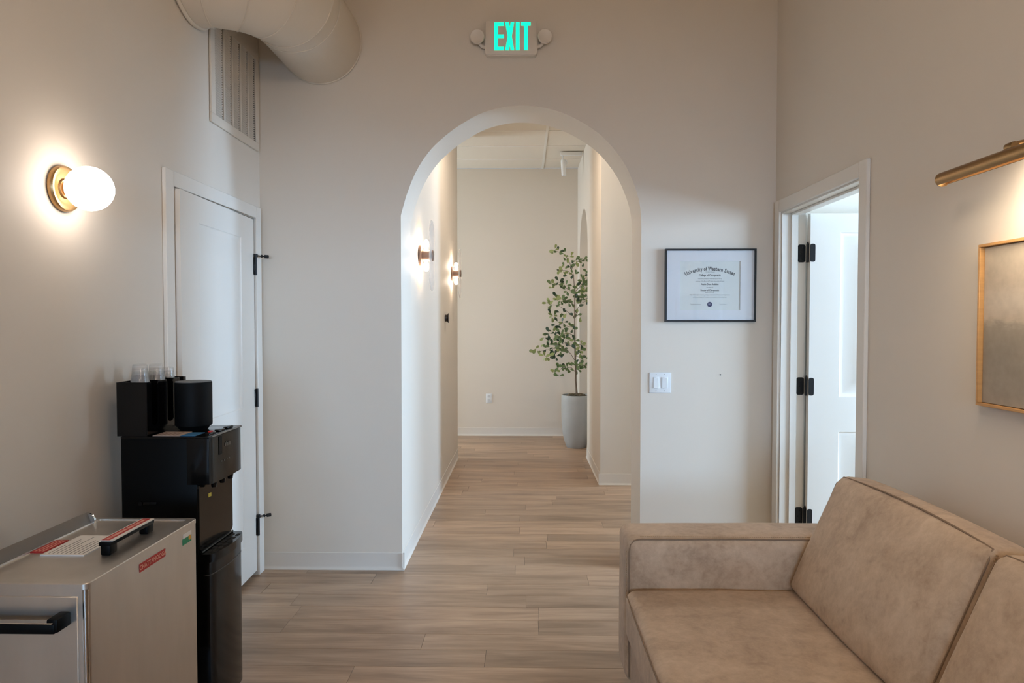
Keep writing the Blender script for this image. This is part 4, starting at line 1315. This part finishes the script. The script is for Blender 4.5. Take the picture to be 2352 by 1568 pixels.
BARK = mat('bark', srgb(112, 96, 80), 0.8, bump=0.3, bscale=120)
trunk = [(541, 1600), (538, 1520), (529, 1430), (530, 1340), (525, 1200), (520, 1000), (518, 760), (518, 540), (505, 370), (470, 260), (420, 170)]
put('trunk', tube(B(), [tp(u, v) for u, v in trunk], [0.013, 0.012, 0.011, 0.010, 0.009, 0.008, 0.0065, 0.0055, 0.004, 0.003, 0.002], 10), BARK, tree)
branches = [[(529, 1345), (490, 1300), (440, 1290), (370, 1320)], [(524, 1230), (480, 1160), (430, 1115), (370, 1100), (290, 1110), (150, 1140)],
            [(520, 1110), (470, 1075), (420, 1050), (300, 1080)], [(518, 980), (460, 955), (400, 960), (270, 958)], [(518, 900), (470, 890), (345, 865)],
            [(518, 795), (440, 735), (360, 680), (260, 665)], [(518, 795), (545, 720), (575, 660), (640, 630), (710, 610)], [(518, 680), (470, 640), (400, 620), (320, 610)],
            [(518, 545), (450, 515), (380, 470), (300, 470)], [(516, 545), (570, 490), (630, 400), (660, 340)], [(508, 380), (440, 335), (330, 330)],
            [(490, 310), (540, 245), (610, 225), (690, 240)], [(470, 260), (420, 170), (330, 130)], [(524, 1260), (570, 1270), (650, 1280), (710, 1290)], [(520, 1050), (570, 1070), (680, 1090)],
            [(518, 800), (555, 770), (590, 760)], [(522, 1180), (555, 1190), (580, 1150)]]
rb = random.Random(9)
for br in branches:
    d = rb.uniform(-0.12, 0.12)
    pts = [tp(u, v, d * i / (len(br) - 1)) for i, (u, v) in enumerate(br)]
    put('branch', tube(B(), pts, [0.004 - 0.0028 * i / (len(pts) - 1) for i in range(len(pts))], 6), BARK, tree)
LG = [mat('leaf_dark', srgb(46, 68, 40), 0.42), mat('leaf_mid', srgb(96, 116, 66), 0.45), mat('leaf_light', srgb(142, 152, 92), 0.5)]
leaf_me = []
for m in LG:
    me = bpy.data.meshes.new('leaf')
    vs, fs = [], []
    prof = [(0.0, 0.0), (0.12, 0.02), (0.32, 0.13), (0.55, 0.23), (0.75, 0.25), (0.90, 0.18), (1.0, 0.0)]
    for t_, w in prof:
        dz = -0.10 * (t_ - 0.5) ** 2 * 2
        vs += [(t_, -w, dz + 0.25 * w), (t_, 0, dz), (t_, w, dz + 0.25 * w)]
    for i in range(len(prof) - 1):
        a = i * 3
        fs += [(a, a + 3, a + 4, a + 1), (a + 1, a + 4, a + 5, a + 2)]
    me.from_pydata(vs, [], fs)
    me.materials.append(m)
    for p in me.polygons: p.use_smooth = True
    leaf_me.append(me)
clusters = [(310, 130, 26, 4, 2), (365, 130, 25, 4, 0), (420, 168, 30, 4, 1), (455, 205, 28, 5, 2), (530, 240, 32, 5, 1), (600, 225, 40, 6, 1),
            (370, 330, 62, 9, 2), (437, 285, 26, 3, 0), (470, 305, 28, 4, 0), (455, 365, 18, 2, 0), (525, 350, 22, 3, 1),
            (295, 470, 36, 7, 2), (360, 440, 36, 5, 0), (410, 480, 40, 5, 1), (450, 525, 46, 5, 1), (600, 425, 46, 9, 1), (645, 360, 34, 5, 1), (560, 520, 56, 14, 1),
            (625, 485, 40, 8, 1), (535, 590, 42, 7, 0), (600, 600, 40, 6, 1), (635, 630, 34, 4, 0), (260, 660, 36, 6, 2), (330, 610, 46, 8, 2), (390, 630, 44, 7, 1),
            (455, 640, 40, 8, 1), (310, 785, 36, 7, 2), (390, 752, 28, 4, 1), (435, 755, 20, 3, 0), (560, 768, 32, 5, 1), (345, 865, 38, 6, 0), (405, 850, 30, 4, 0),
            (450, 890, 40, 6, 1), (500, 912, 28, 3, 0), (262, 955, 30, 4, 0), (330, 950, 38, 4, 0), (400, 965, 44, 6, 1), (215, 1000, 24, 3, 2), (365, 992, 40, 6, 1),
            (240, 1090, 42, 7, 1), (300, 1085, 46, 8, 0), (360, 1062, 36, 5, 0), (440, 1030, 40, 7, 1), (510, 1040, 40, 6, 1), (580, 1070, 28, 5, 2),
            (140, 1140, 32, 6, 2), (228, 1185, 36, 7, 2), (310, 1165, 46, 9, 0), (380, 1140, 46, 8, 1), (540, 1125, 22, 3, 0), (572, 1142, 22, 3, 0), (555, 1190, 26, 3, 0),
            (320, 1335, 34, 6, 2), (385, 1300, 38, 7, 1), (440, 1295, 34, 5, 0), (372, 1385, 12, 2, 1), (510, 1262, 34, 6, 1), (560, 1292, 38, 7, 2), (620, 1270, 30, 5, 0),
            (600, 1208, 22, 3, 1), (700, 460, 40, 4, 1), (695, 250, 34, 3, 1), (700, 620, 34, 3, 1), (690, 1090, 34, 3, 1), (700, 1285, 34, 4, 0)]
rl = random.Random(13)
nleaf = 0
extra = B()
for (u, v, sp_, cnt, tone) in clusters:
    c = tp(u, v, rl.uniform(-0.10, 0.10))
    for i in range(cnt):
        a = 2 * PI * i / cnt + rl.uniform(-0.5, 0.5)
        tip = Vector((math.cos(a), rl.uniform(-0.5, 0.5), math.sin(a) * 0.9)).normalized()
        off = Vector((rl.gauss(0, 0.42), rl.gauss(0, 0.5), rl.gauss(0, 0.36))) * sp_ * KK
        up = Vector((rl.uniform(-0.6, 0.6), -1.0, rl.uniform(0.0, 0.9)))
        q = (tip.cross(up)).normalized(); nn = q.cross(tip).normalized()
        s_ = rl.uniform(0.050, 0.078)
        tn = tone if rl.random() < 0.62 else rl.randrange(3)
        p = c + off
        hi_x = 0.875
        if p.x + tip.x * s_ > hi_x: p.x = hi_x - s_
        M = Matrix.Translation(p) @ Matrix((tip, q, nn)).transposed().to_4x4() @ Matrix.Diagonal((s_, s_, s_, 1))
        if nleaf < 300:
            o = bpy.data.objects.new('leaf', leaf_me[tn])
            COL.objects.link(o); o.parent = tree
            o.matrix_local = Matrix.Translation(-ORG[tree.name]) @ M
            nleaf += 1
        else:
            t = B(); t.from_mesh(leaf_me[tn]); merge(extra, t, M)
if len(extra.verts): put('leaves', extra, LG[1], tree, kind='stuff')
